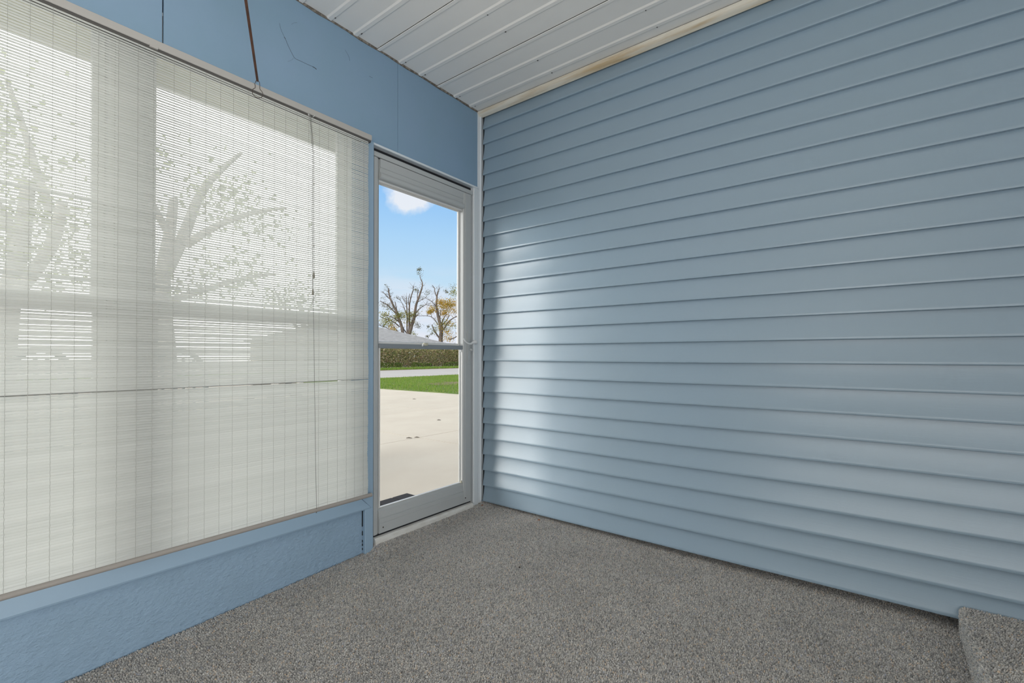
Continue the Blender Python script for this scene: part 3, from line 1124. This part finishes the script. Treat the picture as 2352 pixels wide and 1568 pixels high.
crumb('paint_chip', .053, -.352, .0055, M['crumb_white'], 'small white paint chip on the carpet before the door', 'chip')
crumb('leaf_fragment', .730, -.555, .0065, M['crumb_dark'], 'small dark leaf crumb lying alone on the open carpet', 'leaf')
crumb('leaf_fragment', .485, -.030, .0085, M['leaf_brown'], 'orange brown leaf bit on the carpet below the siding', 'leaf')
crumb('leaf_fragment', .055, -.045, .0080, M['leaf_brown'], 'reddish brown leaf bit in the corner by the door', 'leaf')

# carpeted step against the siding
sp_ = MB()
SX0, SX1, SY0, SY1, STZ = 2.286, 3.45, -.86, -.002, .062
cell = .005


def step_pt(u, v):
    """u runs up the riser, round the nosing and across the tread; v along y"""
    zb = -.075
    h = STZ - zb - .020
    r = .020
    q = r * math.pi / 2
    if u < h:
        return (SX0, zb + u), (-1, 0)
    if u < h + q:
        t = (u - h) / r
        return (SX0 + r - r * math.cos(t), STZ - r + r * math.sin(t)), (-math.cos(t), math.sin(t))
    return (SX0 + r + (u - h - q), STZ), (0, 1)


us_ = np.arange(0, .55, cell)
vs_ = np.arange(SY0, SY1 + .0001, cell)
gv = []
for u in us_:
    (px, pz), (nx_, nz_) = step_pt(u, 0)
    for v in vs_:
        d = random.uniform(-.0025, .0022)
        fall = 0
        gv.append((px + nx_ * (d - .005), min(v + random.uniform(-.0015, .0015), -.001), pz + nz_ * (d - .005)))
nv = len(vs_)
gf = [(i * nv + j, (i + 1) * nv + j, (i + 1) * nv + j + 1, i * nv + j + 1) for i in range(len(us_) - 1) for j in range(nv - 1)]
sp_.add(gv, gf)
stp_o = empty('carpeted_step', (0, 0, 0), label='low step wrapped in grey carpet at the foot of the siding', category='step')
sp_.build('step_carpet', M['carpet'], stp_o, True, kind='stuff')
SU, SV = loop_field(.0, .55, SY0 + .004, SY1 - .002, .0055, .0066)
SPp, SNn = [], []
for u in SU:
    (px, pz), (nx_, nz_) = step_pt(u, 0)
    SPp.append((px - nx_ * .004, 0, pz - nz_ * .004))
    SNn.append((nx_, 0, nz_))
SPp, SNn = np.array(SPp), np.array(SNn, dtype=float)
SPp[:, 1] = SV
TG = np.stack([SNn[:, 2], np.zeros(len(SU)), -SNn[:, 0]], -1)
ang = rng.normal(.9, .6, len(SU))[:, None]
SA = TG * np.cos(ang) + np.array([0., 1., 0.]) * np.sin(ang)
carpet_loops('carpet_loops', SPp, SNn, SA, stp_o)
MB().box(SX0 + .012, SX1, SY0 + .004, SY1, floor_z(SX1, SY0) - .004, STZ - .011).build('step_core', M['carpet'], stp_o)

# ------------------------------------------------------------------ outside: ground
GZ = -.20
gr = S('ground', 'flat land around the porch', 'ground')
MB().box(-120, 40, -80, 120, GZ - .30, GZ - .045).build('earth', M['gravel'], gr)

dr = S('driveway', 'pale concrete driveway of jointed slabs outside the door', 'driveway')
MB().box(-17.7, -.2, -5.3, 7.85, GZ - .044, GZ - .02).build('joint_bed', M['soil'], dr)
xj = [-.16, -3.06, -5.56, -7.98, -10.5, -13.0, -15.5, -17.75]
yj = [-5.4, -2.85, -.35, 2.15, 4.62, 7.92]
for i in range(len(xj) - 1):
    for j in range(len(yj) - 1):
        g = .0065
        MB().bbox(xj[i + 1] + g, xj[i] - g, yj[j] + g, yj[j + 1] - g, GZ - .08, GZ + random.uniform(-.0005, .0005), .0012).build('concrete_slab', M['concrete'], dr)
for i, (x, y, s) in enumerate(((-3.10, 2.02, .035), (-3.05, 2.12, .03), (-4.1, 3.55, .03), (-6.3, 3.4, .035), (-7.6, 6.0, .04))):
    mb = MB().tube([(x - s, y - s * .5, GZ + .008), (x, y, GZ + .014), (x + s, y + s * .8, GZ + .008)], [.003, .008, .003], 6)
    mb.build('twig', M['bark'], None, False, label=['dry twig on the joint crossing of the driveway', 'short dry twig beside the joint crossing',
             'small twig on the second row of slabs', 'small dark twig on the driveway near the right pane edge', 'twig on the driveway nearest the grass'][i],
             category='twig')

rd = S('road', 'light grey rural road crossing behind the lawn', 'road')
MB().box(-28.4, -17.95, -60, 110, GZ - .10, GZ - .01).build('road_surface', M['road'], rd)
MB().box(-17.95, -17.60, 7.95, 110, GZ - .10, GZ + .012).build('verge', M['soil'], rd)
MB().box(-29.0, -28.4, -60, 110, GZ - .10, GZ + .002).build('verge', M['soil'], rd)

lw = S('lawn', 'green grass strip between driveway and road', 'lawn')
MB().box(-17.65, -.3, 7.95, 60, GZ - .05, GZ + .012).build('turf', M['lawn'], lw)
MB().box(-33.5, -29.0, -60, 110, GZ - .05, GZ + .010).build('turf', M['lawn'], lw)


def blades(x0, x1, y0, y1, n, h, mname, name):
    xs, ys = rng.uniform(x0, x1, n), rng.uniform(y0, y1, n)
    hh = rng.uniform(.5, 1.2, n) * h
    an = rng.uniform(0, 6.28, n)
    w = h * .16
    base = np.stack([xs, ys, np.full(n, GZ + .008)], -1)
    sd = np.stack([np.cos(an), np.sin(an), np.zeros(n)], -1) * w
    tip = base + np.stack([rng.uniform(-.5, .5, n) * h, rng.uniform(-.5, .5, n) * h, hh], -1)
    v = np.stack([base - sd, base + sd, tip], 1).reshape(-1, 3)
    me = bpy.data.meshes.new(name)
    me.from_pydata(v.tolist(), [], np.arange(3 * n).reshape(-1, 3).tolist())
    me.materials.append(M[mname])
    return link(name, me, None, kind='stuff')


g1 = blades(-17.6, -6.6, 7.97, 22, 42000, .075, 'grass', 'grass')
g1['label'] = 'short green grass on the strip beside the driveway'
g1['category'] = 'grass'
g2 = blades(-31.6, -28.95, 14, 48, 14000, .16, 'grass', 'grass')
g2['label'] = 'ragged grass along the far side of the road'
g2['category'] = 'grass'
bp_ = MB()
vs = [(0, 0, .03)]
for i in range(14):
    a = i / 14 * 6.283
    vs.append((math.cos(a) * 1.1 * random.uniform(.7, 1.2), math.sin(a) * 1.5 * random.uniform(.7, 1.2), .004))
bp_.add(vs, [(0, 1 + i, 1 + (i + 1) % 14) for i in range(14)])
link('bare_soil_patch', bp_.mesh('bare_soil_patch', M['soil']), lw, loc=(-11.6, 12.0, GZ + .02))

# deck step outside the door
dk = empty('deck_step', (-.5, -.5, GZ), label='dark grey composite board step outside the door', category='step')
DX0, DX1, DZ = -.865, -.16, -.12
yb = .113
for i in range(8):
    bw = .152 if i else .152
    MB().bbox(DX0 + .5, DX1 + .5, yb - bw + .005 + .5, yb + .5, DZ - .026 - GZ, DZ - GZ, .004).build('deck_board', M['deck'], dk)
    yb -= bw
MB().box(DX0 + .01 + .5, DX1 + .5, -1.05 + .5, .105 + .5, 0.002, DZ - .027 - GZ).build('step_frame', M['backing'], dk)

# ------------------------------------------------------------------ hedge, house, trees


def hedge(name, x0, x1, y0, y1, h, n, mname, size, label, stems=True):
    root = empty(name, ((x0 + x1) / 2, (y0 + y1) / 2, GZ), label=label, category='hedge')
    cx_, cy_ = (x0 + x1) / 2, (y0 + y1) / 2
    pts, sz = [], []
    for i in range(n):
        y = random.uniform(y0, y1)
        t = random.random() ** .8
        if h < 1 and noise.noise((y * .45, 3.3, 7)) < -.05:
            continue
        top = h * (.80 + .22 * noise.noise((y * .7, 1.7, 0)) + .16 * noise.noise((y * 2.6, 4.7, 0)))
        x = random.uniform(x0, x1)
        edge_ = .5 + .5 * noise.noise((y * 1.3, t * 3, 9))
        x = x + edge_ * .5 * (1 if random.random() < .6 else 0)
        pts.append((x - cx_, y - cy_, t * top))
        sz.append(size * random.uniform(.6, 1.4))
    MB().quads(pts, sz).build('foliage', M[mname], root, kind='stuff')
    if stems:
        sb = MB()
        for i in range(420):
            y = random.uniform(y0, y1)
            x = random.uniform(x0, x1)
            hh = h * random.uniform(.6, 1.08)
            sb.tube([(x - cx_, y - cy_, 0), (x - cx_ + random.uniform(-.1, .1), y - cy_ + random.uniform(-.15, .15), hh)], [.012, .004], 3, False)
        sb.build('stem', M['bark'], root, kind='stuff')
    return root


hedge('hedge', -36.2, -33.2, 14, 52, 2.55, 64000, 'hedge', .085, 'tall brown green hedge of weeds beyond the road')
hedge('low_shrubs', -32.5, -32.2, 18, 46, .60, 4200, 'hedge_low', .085, 'low bright green growth at the foot of the tall hedge', False)
bn = MB().tube([(-28.5, 29.6, GZ + .05), (-28.6, 30.4, GZ + .10), (-28.65, 31.0, GZ + .16), (-28.72, 31.5, GZ + .5), (-28.8, 31.8, GZ + .9)], [.05, .09, .07, .05, .02], 7)
bn.tube([(-28.6, 30.4, GZ + .10), (-28.45, 31.0, GZ + .07), (-28.4, 31.6, GZ + .06)], [.05, .03, .01], 6)
bn.build('fallen_branch', M['bark_grey'], None, True, label='fallen grey branch lying on the far edge of the road', category='branch')

hs = empty('house', (-46, 31, GZ), label='low house with grey hip roof behind the hedge', category='house')
hx0, hx1, hy0, hy1 = -4.6, 5.2, -10.5, 8.2
MB().box(hx0, hx1, hy0, hy1, 0, 2.75).build('wall', M['house_wall'], hs)
rf = MB()
ev, rz, ov = 2.72, 4.62, .5
e = [(hx0 - ov, hy0 - ov, ev), (hx1 + ov, hy0 - ov, ev), (hx1 + ov, hy1 + ov, ev), (hx0 - ov, hy1 + ov, ev)]
mx_ = (hx0 + hx1) / 2
rf.add(e + [(mx_, hy0 + 4.6, rz), (mx_, hy1 - 5.4, rz)] + [(p[0], p[1], ev - .16) for p in e],
       [(0, 1, 4), (1, 2, 5, 4), (2, 3, 5), (3, 0, 4, 5), (9, 8, 7, 6), (0, 6, 7, 1), (1, 7, 8, 2), (2, 8, 9, 3), (3, 9, 6, 0)])
rf.build('roof', M['shingle'], hs)
for yy in (-7, -2, 3.5):
    w_ = MB().bbox(hx1 - .02, hx1 + .05, yy - .7, yy + .7, 1.0, 2.2, .02).build('window', M['vinyl_frame'], hs)
    MB().box(hx1 + .051, hx1 + .06, yy - .6, yy + .6, 1.1, 2.1).build('pane', M['glass'], w_)


def tree(name, base, axis, limbs, clusters, bark, label, depth=.9, seed=0, thin=1.0, many=1.0, fine=1.0):
    """limbs: list of ([(lateral m, height m)...], r0, r1); each limb wanders in depth too. clusters: (lat, h, spread, n, size, material)"""
    rnd = random.Random(seed)
    root = empty(name, base, label=label, category='tree')
    ax = Vector(axis).normalized()
    dp = Vector((-ax.y, ax.x, 0))
    for li, (pts, r0, r1) in enumerate(limbs):
        drift = rnd.uniform(-depth, depth) if li else 0
        P = []
        n = len(pts)
        for i, (u, h) in enumerate(pts):
            f = i / max(1, n - 1)
            P.append(tuple(ax * (u + rnd.uniform(-.04, .04)) + dp * (drift * f) + Vector((0, 0, h))))
        P = smooth_path(P)
        rs = [thin * (r0 + (r1 - r0) * i / (len(P) - 1)) for i in range(len(P))]
        MB().tube(P, rs, 7).build('trunk' if li == 0 or r0 > .3 else 'limb', bark, root, True)
    if many > 1:
        tw = MB()
        for pts, r0, r1 in limbs:
            for k in range(len(pts) * 3):
                i = rnd.randrange(1, len(pts))
                t = rnd.random()
                u = pts[i - 1][0] * (1 - t) + pts[i][0] * t
                h = pts[i - 1][1] * (1 - t) + pts[i][1] * t
                du, dh, dd = rnd.uniform(-.7, .7), rnd.uniform(-.1, .8), rnd.uniform(-.6, .6)
                a = ax * u + Vector((0, 0, h))
                b = a + ax * du * .5 + dp * dd * .5 + Vector((0, 0, dh * .4))
                c = a + ax * du + dp * dd + Vector((0, 0, dh))
                tw.tube([a, b, c], [.022, .016, .008], 4, False)
        tw.build('twigs', bark, root, kind='stuff')
    by = {}
    for (u, h, s, n, size, mn) in clusters:
        L = by.setdefault(mn, ([], []))
        for i in range(int(n * many)):
            L[0].append(tuple(ax * (u + rnd.gauss(0, s)) + dp * rnd.gauss(0, s * 1.2) + Vector((0, 0, max(.2, h + rnd.gauss(0, s * .75))))))
            L[1].append(size * fine * rnd.uniform(.6, 1.3))
    for mn, (p, sz) in by.items():
        MB().quads(p, sz).build('foliage', M[mn], root, kind='stuff')
    return root


# far trees: limb sketches on a grid, converted to metres from the tree's base; every limb then bends in depth too
def far(cx_, cy_, u0):
    return ((cx_ / 7.84 + 860 - u0) / 15.38, (816.7 - (cy_ / 7.84 + 600)) / 15.38 + 1.16)


def T(lst, u0):
    return [far(a, b, u0) for a, b in lst]


AX = (.7943, .6072, 0)
u0 = 938
tA = [
    (T([(620, 1520), (620, 1330), (650, 1230), (680, 1120), (712, 1020), (735, 900), (755, 780), (790, 660), (830, 560), (862, 450), (855, 380), (830, 310), (810, 240)], u0), .42, .045),
    (T([(600, 1360), (590, 1200), (590, 1000), (580, 850), (575, 700), (572, 650)], u0), .18, .06),
    (T([(625, 1330), (625, 1100), (622, 900), (630, 760), (660, 620), (685, 520), (692, 440)], u0), .22, .06),
    (T([(625, 800), (600, 700), (625, 575)], u0), .10, .05),
    (T([(575, 780), (530, 700), (490, 620)], u0), .07, .03),
    (T([(590, 960), (540, 860), (500, 770), (440, 690), (385, 660)], u0), .08, .03),
    (T([(775, 690), (770, 600), (790, 510)], u0), .10, .05),
    (T([(770, 740), (850, 690), (950, 640)], u0), .07, .03),
    (T([(735, 930), (800, 860), (870, 800), (1000, 745)], u0), .12, .03),
    (T([(640, 1150), (700, 1060), (770, 980), (815, 930)], u0), .12, .05),
    (T([(590, 1300), (530, 1240), (500, 1180)], u0), .10, .12),
]
tA2 = [
    (T([(520, 1520), (505, 1290), (480, 1150), (445, 1030), (400, 920), (350, 800), (300, 690), (275, 600), (262, 490)], 938), .36, .10),
    (T([(345, 790), (300, 700), (230, 640), (170, 580), (115, 530)], 938), .12, .05),
    (T([(290, 640), (240, 560), (210, 525)], 938), .07, .04),
    (T([(440, 950), (400, 860), (384, 740)], 938), .12, .06),
    (T([(400, 950), (330, 880), (260, 800), (190, 760), (115, 715)], 938), .15, .06),
    (T([(450, 1100), (380, 1040), (300, 1000), (220, 975)], 938), .14, .05),
    (T([(450, 1180), (370, 1110), (280, 1060), (180, 1030), (110, 1000)], 938), .14, .06),
    (T([(430, 1270), (370, 1210), (310, 1120)], 938), .08, .04),
    (T([(330, 1260), (230, 1200), (120, 1160), (60, 1140)], 938), .08, .04),
]
u0B = 1012
tB = [
    (T([(1190, 1560), (1190, 1400), (1200, 1280), (1190, 1180), (1160, 1060), (1130, 930), (1120, 800), (1120, 690), (1125, 600), (1150, 530), (1163, 480)], u0B), .48, .06),
    (T([(1120, 640), (1095, 560), (1090, 490), (1050, 440)], u0B), .10, .05),
    (T([(1110, 800), (1060, 750), (1010, 710), (930, 670)], u0B), .07, .03),
    (T([(1120, 820), (1060, 800), (950, 800)], u0B), .06, .03),
    (T([(1150, 1140), (1090, 1060), (1030, 1000), (940, 985), (800, 990)], u0B), .10, .04),
    (T([(1200, 1180), (1215, 1080), (1250, 1000), (1290, 940)], u0B), .16, .05),
    (T([(1170, 1100), (1185, 980), (1195, 880)], u0B), .12, .06),
    (T([(1230, 1140), (1290, 1060), (1350, 960)], u0B), .13, .05),
    (T([(1250, 1230), (1320, 1110), (1400, 1040), (1480, 1000), (1560, 960)], u0B), .17, .06),
    (T([(1170, 1380), (1110, 1300), (1070, 1230), (1045, 1140)], u0B), .18, .08),
    (T([(1340, 1400), (1420, 1390), (1480, 1350), (1600, 1290)], u0B), .12, .08),
]


def cl(lst, u0):
    out = []
    for (a, b, s, n, size, mn) in lst:
        u, h = far(a, b, u0)
        out.append((u, h, s / 7.84 / 15.38, n, size, mn))
    return out


cA = cl([(805, 150, 26, 70, .16, 'leaf_dark'), (800, 220, 22, 16, .16, 'leaf_dark'), (600, 970, 55, 120, .2, 'leaf_green'), (620, 1080, 60, 90, .2, 'leaf_green'), (760, 1140, 40, 50, .18, 'leaf_dark'),
         (720, 950, 45, 70, .2, 'leaf_green'), (790, 1180, 25, 25, .16, 'leaf_dark'), (750, 510, 35, 40, .16, 'leaf_dark'), (960, 570, 45, 60, .16, 'leaf_dark'), (860, 650, 25, 24, .15, 'leaf_dark'),
         (850, 800, 30, 24, .15, 'leaf_dark'), (700, 1310, 35, 45, .18, 'leaf_green'), (490, 960, 40, 40, .18, 'leaf_green'), (690, 740, 20, 8, .14, 'leaf_dark')], u0)
cA2 = cl([(440, 980, 40, 130, .2, 'leaf_green'), (250, 1070, 70, 170, .2, 'leaf_green'), (180, 960, 50, 90, .2, 'leaf_green'), (290, 830, 50, 70, .18, 'leaf_dark'), (180, 780, 45, 60, .17, 'leaf_dark'),
          (320, 1200, 45, 90, .2, 'leaf_gold'), (190, 1130, 50, 90, .18, 'leaf_green'), (400, 650, 25, 14, .15, 'leaf_dark'), (455, 670, 16, 8, .14, 'leaf_dark'), (220, 455, 25, 12, .14, 'leaf_dark'),
          (190, 420, 6, 8, .14, 'leaf_dark'), (150, 650, 28, 22, .15, 'leaf_dark'), (340, 1240, 40, 60, .18, 'leaf_gold'), (400, 1010, 45, 70, .2, 'leaf_green')], 938)
cB = cl([(1290, 800, 75, 420, .2, 'leaf_gold'), (1200, 730, 40, 120, .2, 'leaf_gold'), (1040, 870, 45, 150, .2, 'leaf_gold'), (990, 920, 25, 80, .2, 'leaf_gold'), (1400, 760, 60, 160, .2, 'leaf_gold'),
         (1260, 930, 40, 120, .2, 'leaf_gold'), (1240, 1150, 70, 150, .2, 'leaf_green'), (1200, 1200, 40, 70, .2, 'leaf_gold'), (1370, 1130, 60, 90, .18, 'leaf_gold'), (1440, 560, 60, 150, .18, 'leaf_green'),
         (1290, 540, 22, 40, .17, 'leaf_dark'), (1410, 450, 35, 26, .16, 'leaf_dark'), (1310, 1270, 45, 80, .2, 'leaf_gold'), (1330, 1380, 70, 120, .18, 'leaf_gold'), (1070, 1240, 45, 60, .18, 'leaf_green'),
         (975, 1180, 18, 22, .18, 'leaf_dark'), (950, 1350, 20, 26, .2, 'leaf_dark'), (1430, 1160, 40, 40, .17, 'leaf_green'), (1450, 900, 50, 80, .18, 'leaf_gold'), (1040, 1300, 18, 16, .18, 'leaf_dark')], u0B)


tree('tree', (-52.77, 43.89, GZ), AX, tA + tA2, cA + cA2, M['bark'], 'broken multi trunked tree with one tall thin leafy shoot, behind the grey roof', seed=3, thin=.74, many=2.4, fine=.55)
tree('tree', (-48.95, 46.81, GZ), AX, tB, cB, M['bark'], 'golden leaved tree with forked bare top, nearest the door handle side', seed=5, thin=.74, many=2.4, fine=.55)
# distant shrubs along the foot of those trees
hedge('far_shrubs', -49, -46, 41.5, 60, 3.0, 6000, 'leaf_green', .16, 'distant olive shrubs at the foot of the golden tree', False)

# trees and furniture seen dimly through the blind
tC = [
    ([(0, 0), (-.05, 1.1), (-.05, 2.0), (-.10, 2.9), (.05, 3.6), (.10, 4.3)], .19, .08),
    ([(-.08, 2.7), (.30, 3.6), (.72, 4.7), (1.2, 5.4), (1.7, 6.0)], .14, .04),
    ([(.25, 3.4), (.85, 3.9), (1.5, 4.3), (2.1, 4.5)], .09, .03),
    ([(-.06, 2.2), (.5, 2.5), (1.2, 2.8), (1.9, 3.0)], .08, .03),
    ([(.0, 3.5), (-.45, 4.4), (-.6, 5.2)], .08, .03),
]
cC = [(.9, 4.6, .45, 286, .08, 'leaf_light'), (1.6, 4.2, .4, 208, .08, 'leaf_light'), (1.3, 2.9, .4, 208, .08, 'leaf_light'), (.2, 2.6, .35, 156, .08, 'leaf_light'), (-.5, 4.9, .4, 130, .08, 'leaf_light')]
tree('garden_tree', (-9, .92, GZ), (0, 1, 0), tC, cC, M['bark_grey'], 'branching garden tree seen through the right half of the blind', seed=8)
tD = [
    ([(0, 0), (.05, 1.2), (.15, 2.2), (.22, 3.2), (.35, 4.0)], .19, .09),
    ([(.55, 3.6), (.45, 4.2), (.25, 4.9), (.05, 5.6)], .08, .03),
    ([(.1, 2.0), (.5, 2.9), (.60, 3.6)], .11, .07),
    ([(.2, 3.1), (-.1, 3.9), (-.2, 4.8)], .09, .03),
]
cD = [(.6, 3.4, .4, 338, .08, 'leaf_light'), (.1, 4.3, .4, 260, .08, 'leaf_light'), (-.2, 5.2, .4, 208, .08, 'leaf_light'), (.4, 2.5, .35, 208, .08, 'leaf_light'), (-.2, 3.2, .35, 260, .08, 'leaf_light')]
tree('garden_tree', (-9, -1.35, GZ), (0, 1, 0), tD, cD, M['bark_grey'], 'leafy garden tree seen through the left edge of the blind', seed=9)
tE = [
    ([(0, 0), (.05, 1.2), (.1, 2.0), (.0, 2.8)], .10, .05),
    ([(.1, 2.0), (.45, 2.6), (.9, 3.2)], .05, .02),
    ([(.05, 1.8), (-.4, 2.5), (-.8, 3.1)], .05, .02),
    ([(.1, 1.6), (.6, 2.0), (1.0, 2.5)], .04, .02),
]
cE = [(-.5, 2.7, .3, 200, .07, 'leaf_light'), (.5, 2.3, .3, 120, .07, 'leaf_light'), (-.1, 3.0, .3, 140, .07, 'leaf_light')]
tree('garden_tree', (-11.5, 4.95, GZ), (0, 1, 0), tE, cE, M['bark_grey'], 'slim young garden tree seen through the blind near the pull cord', seed=10)

# garden table on A-shaped legs
tb = empty('garden_table', (-2.75, -.12, GZ), label='wooden garden table on splayed A legs, dim behind the blind', category='table')
for i in range(5):
    MB().bbox(-.37 + .15 * i, -.37 + .15 * i + .142, -.33, .62, .925, .960, .006).build('table_plank', M['wood_grey'], tb)


def beam(p, q, w, t):
    p, q = Vector(p), Vector(q)
    d = (q - p).normalized()
    s = d.cross(Vector((1, 0, 0))).normalized()
    n = Vector((1, 0, 0))
    vs = [c + s * a + n * b for c in (p, q) for a, b in ((-w, -t), (w, -t), (w, t), (-w, t))]
    return MB().add(vs, [(3, 2, 1, 0), (4, 5, 6, 7)] + [(i, (i + 1) % 4, (i + 1) % 4 + 4, i + 4) for i in range(4)])


for xx in (-.27, .27):
    beam((xx, .10, .925), (xx, .62, .0), .045, .02).build('leg', M['wood_grey'], tb)
    beam((xx, .10, .925), (xx, -.48, .0), .045, .02).build('leg', M['wood_grey'], tb)
    beam((xx + .042, -.30, .68), (xx + .042, .06, .0), .045, .02).build('brace', M['wood_grey'], tb)
# round backed garden chairs


def garden_chair():
    g = empty('garden_chair', (0, 0, GZ))
    bk = MB()
    pts = [(-.02, -.20, .0), (-.02, -.20, .55)]
    for a in range(13):
        t = math.pi - a / 12 * math.pi
        pts.append((-.06, .20 * math.cos(t), .98 + .22 * math.sin(t)))
    pts += [(-.02, .20, .55), (-.02, .20, .0)]
    bk.tube(pts, .022, 8)
    bk.build('back_frame', M['chair_metal'], g, True)
    bs = MB()
    for y in (-.11, -.035, .035, .11):
        bs.tube([(-.035, y, .52), (-.055, y, 1.16 - abs(y) * .35)], .012, 6)
    bs.build('back_spindles', M['chair_metal'], g, True)
    MB().bbox(-.05, .40, -.23, .23, .46, .50, .012).build('seat', M['chair_metal'], g)
    for y in (-.20, .20):
        MB().tube([(.36, y, .46), (.40, y, 0)], .018, 8).build('leg', M['chair_metal'], g, True)
    for y in (-.23, .23):
        MB().tube([(-.04, y, .72), (.20, y, .72), (.36, y, .68), (.36, y, .48)], .016, 8).build('armrest', M['chair_metal'], g, True)
    return g


gc = garden_chair()
gc.location = (-2.45, -.92, GZ)
gc['label'] = 'round backed metal garden chair beside the garden table, dim behind the blind'
gc['category'] = 'chair'
gc['group'] = 'garden chairs outside the windows'
g2_ = gc.copy()
COL.objects.link(g2_)
for chd in list(gc.children):
    c_ = chd.copy()
    COL.objects.link(c_)
    c_.parent = g2_
g2_.location = (-2.3, -1.72, GZ)
g2_.rotation_euler = (0, 0, .5)
g2_['label'] = 'round backed metal garden chair outside the left window, dim behind the blind'
print('slats', n_sl)
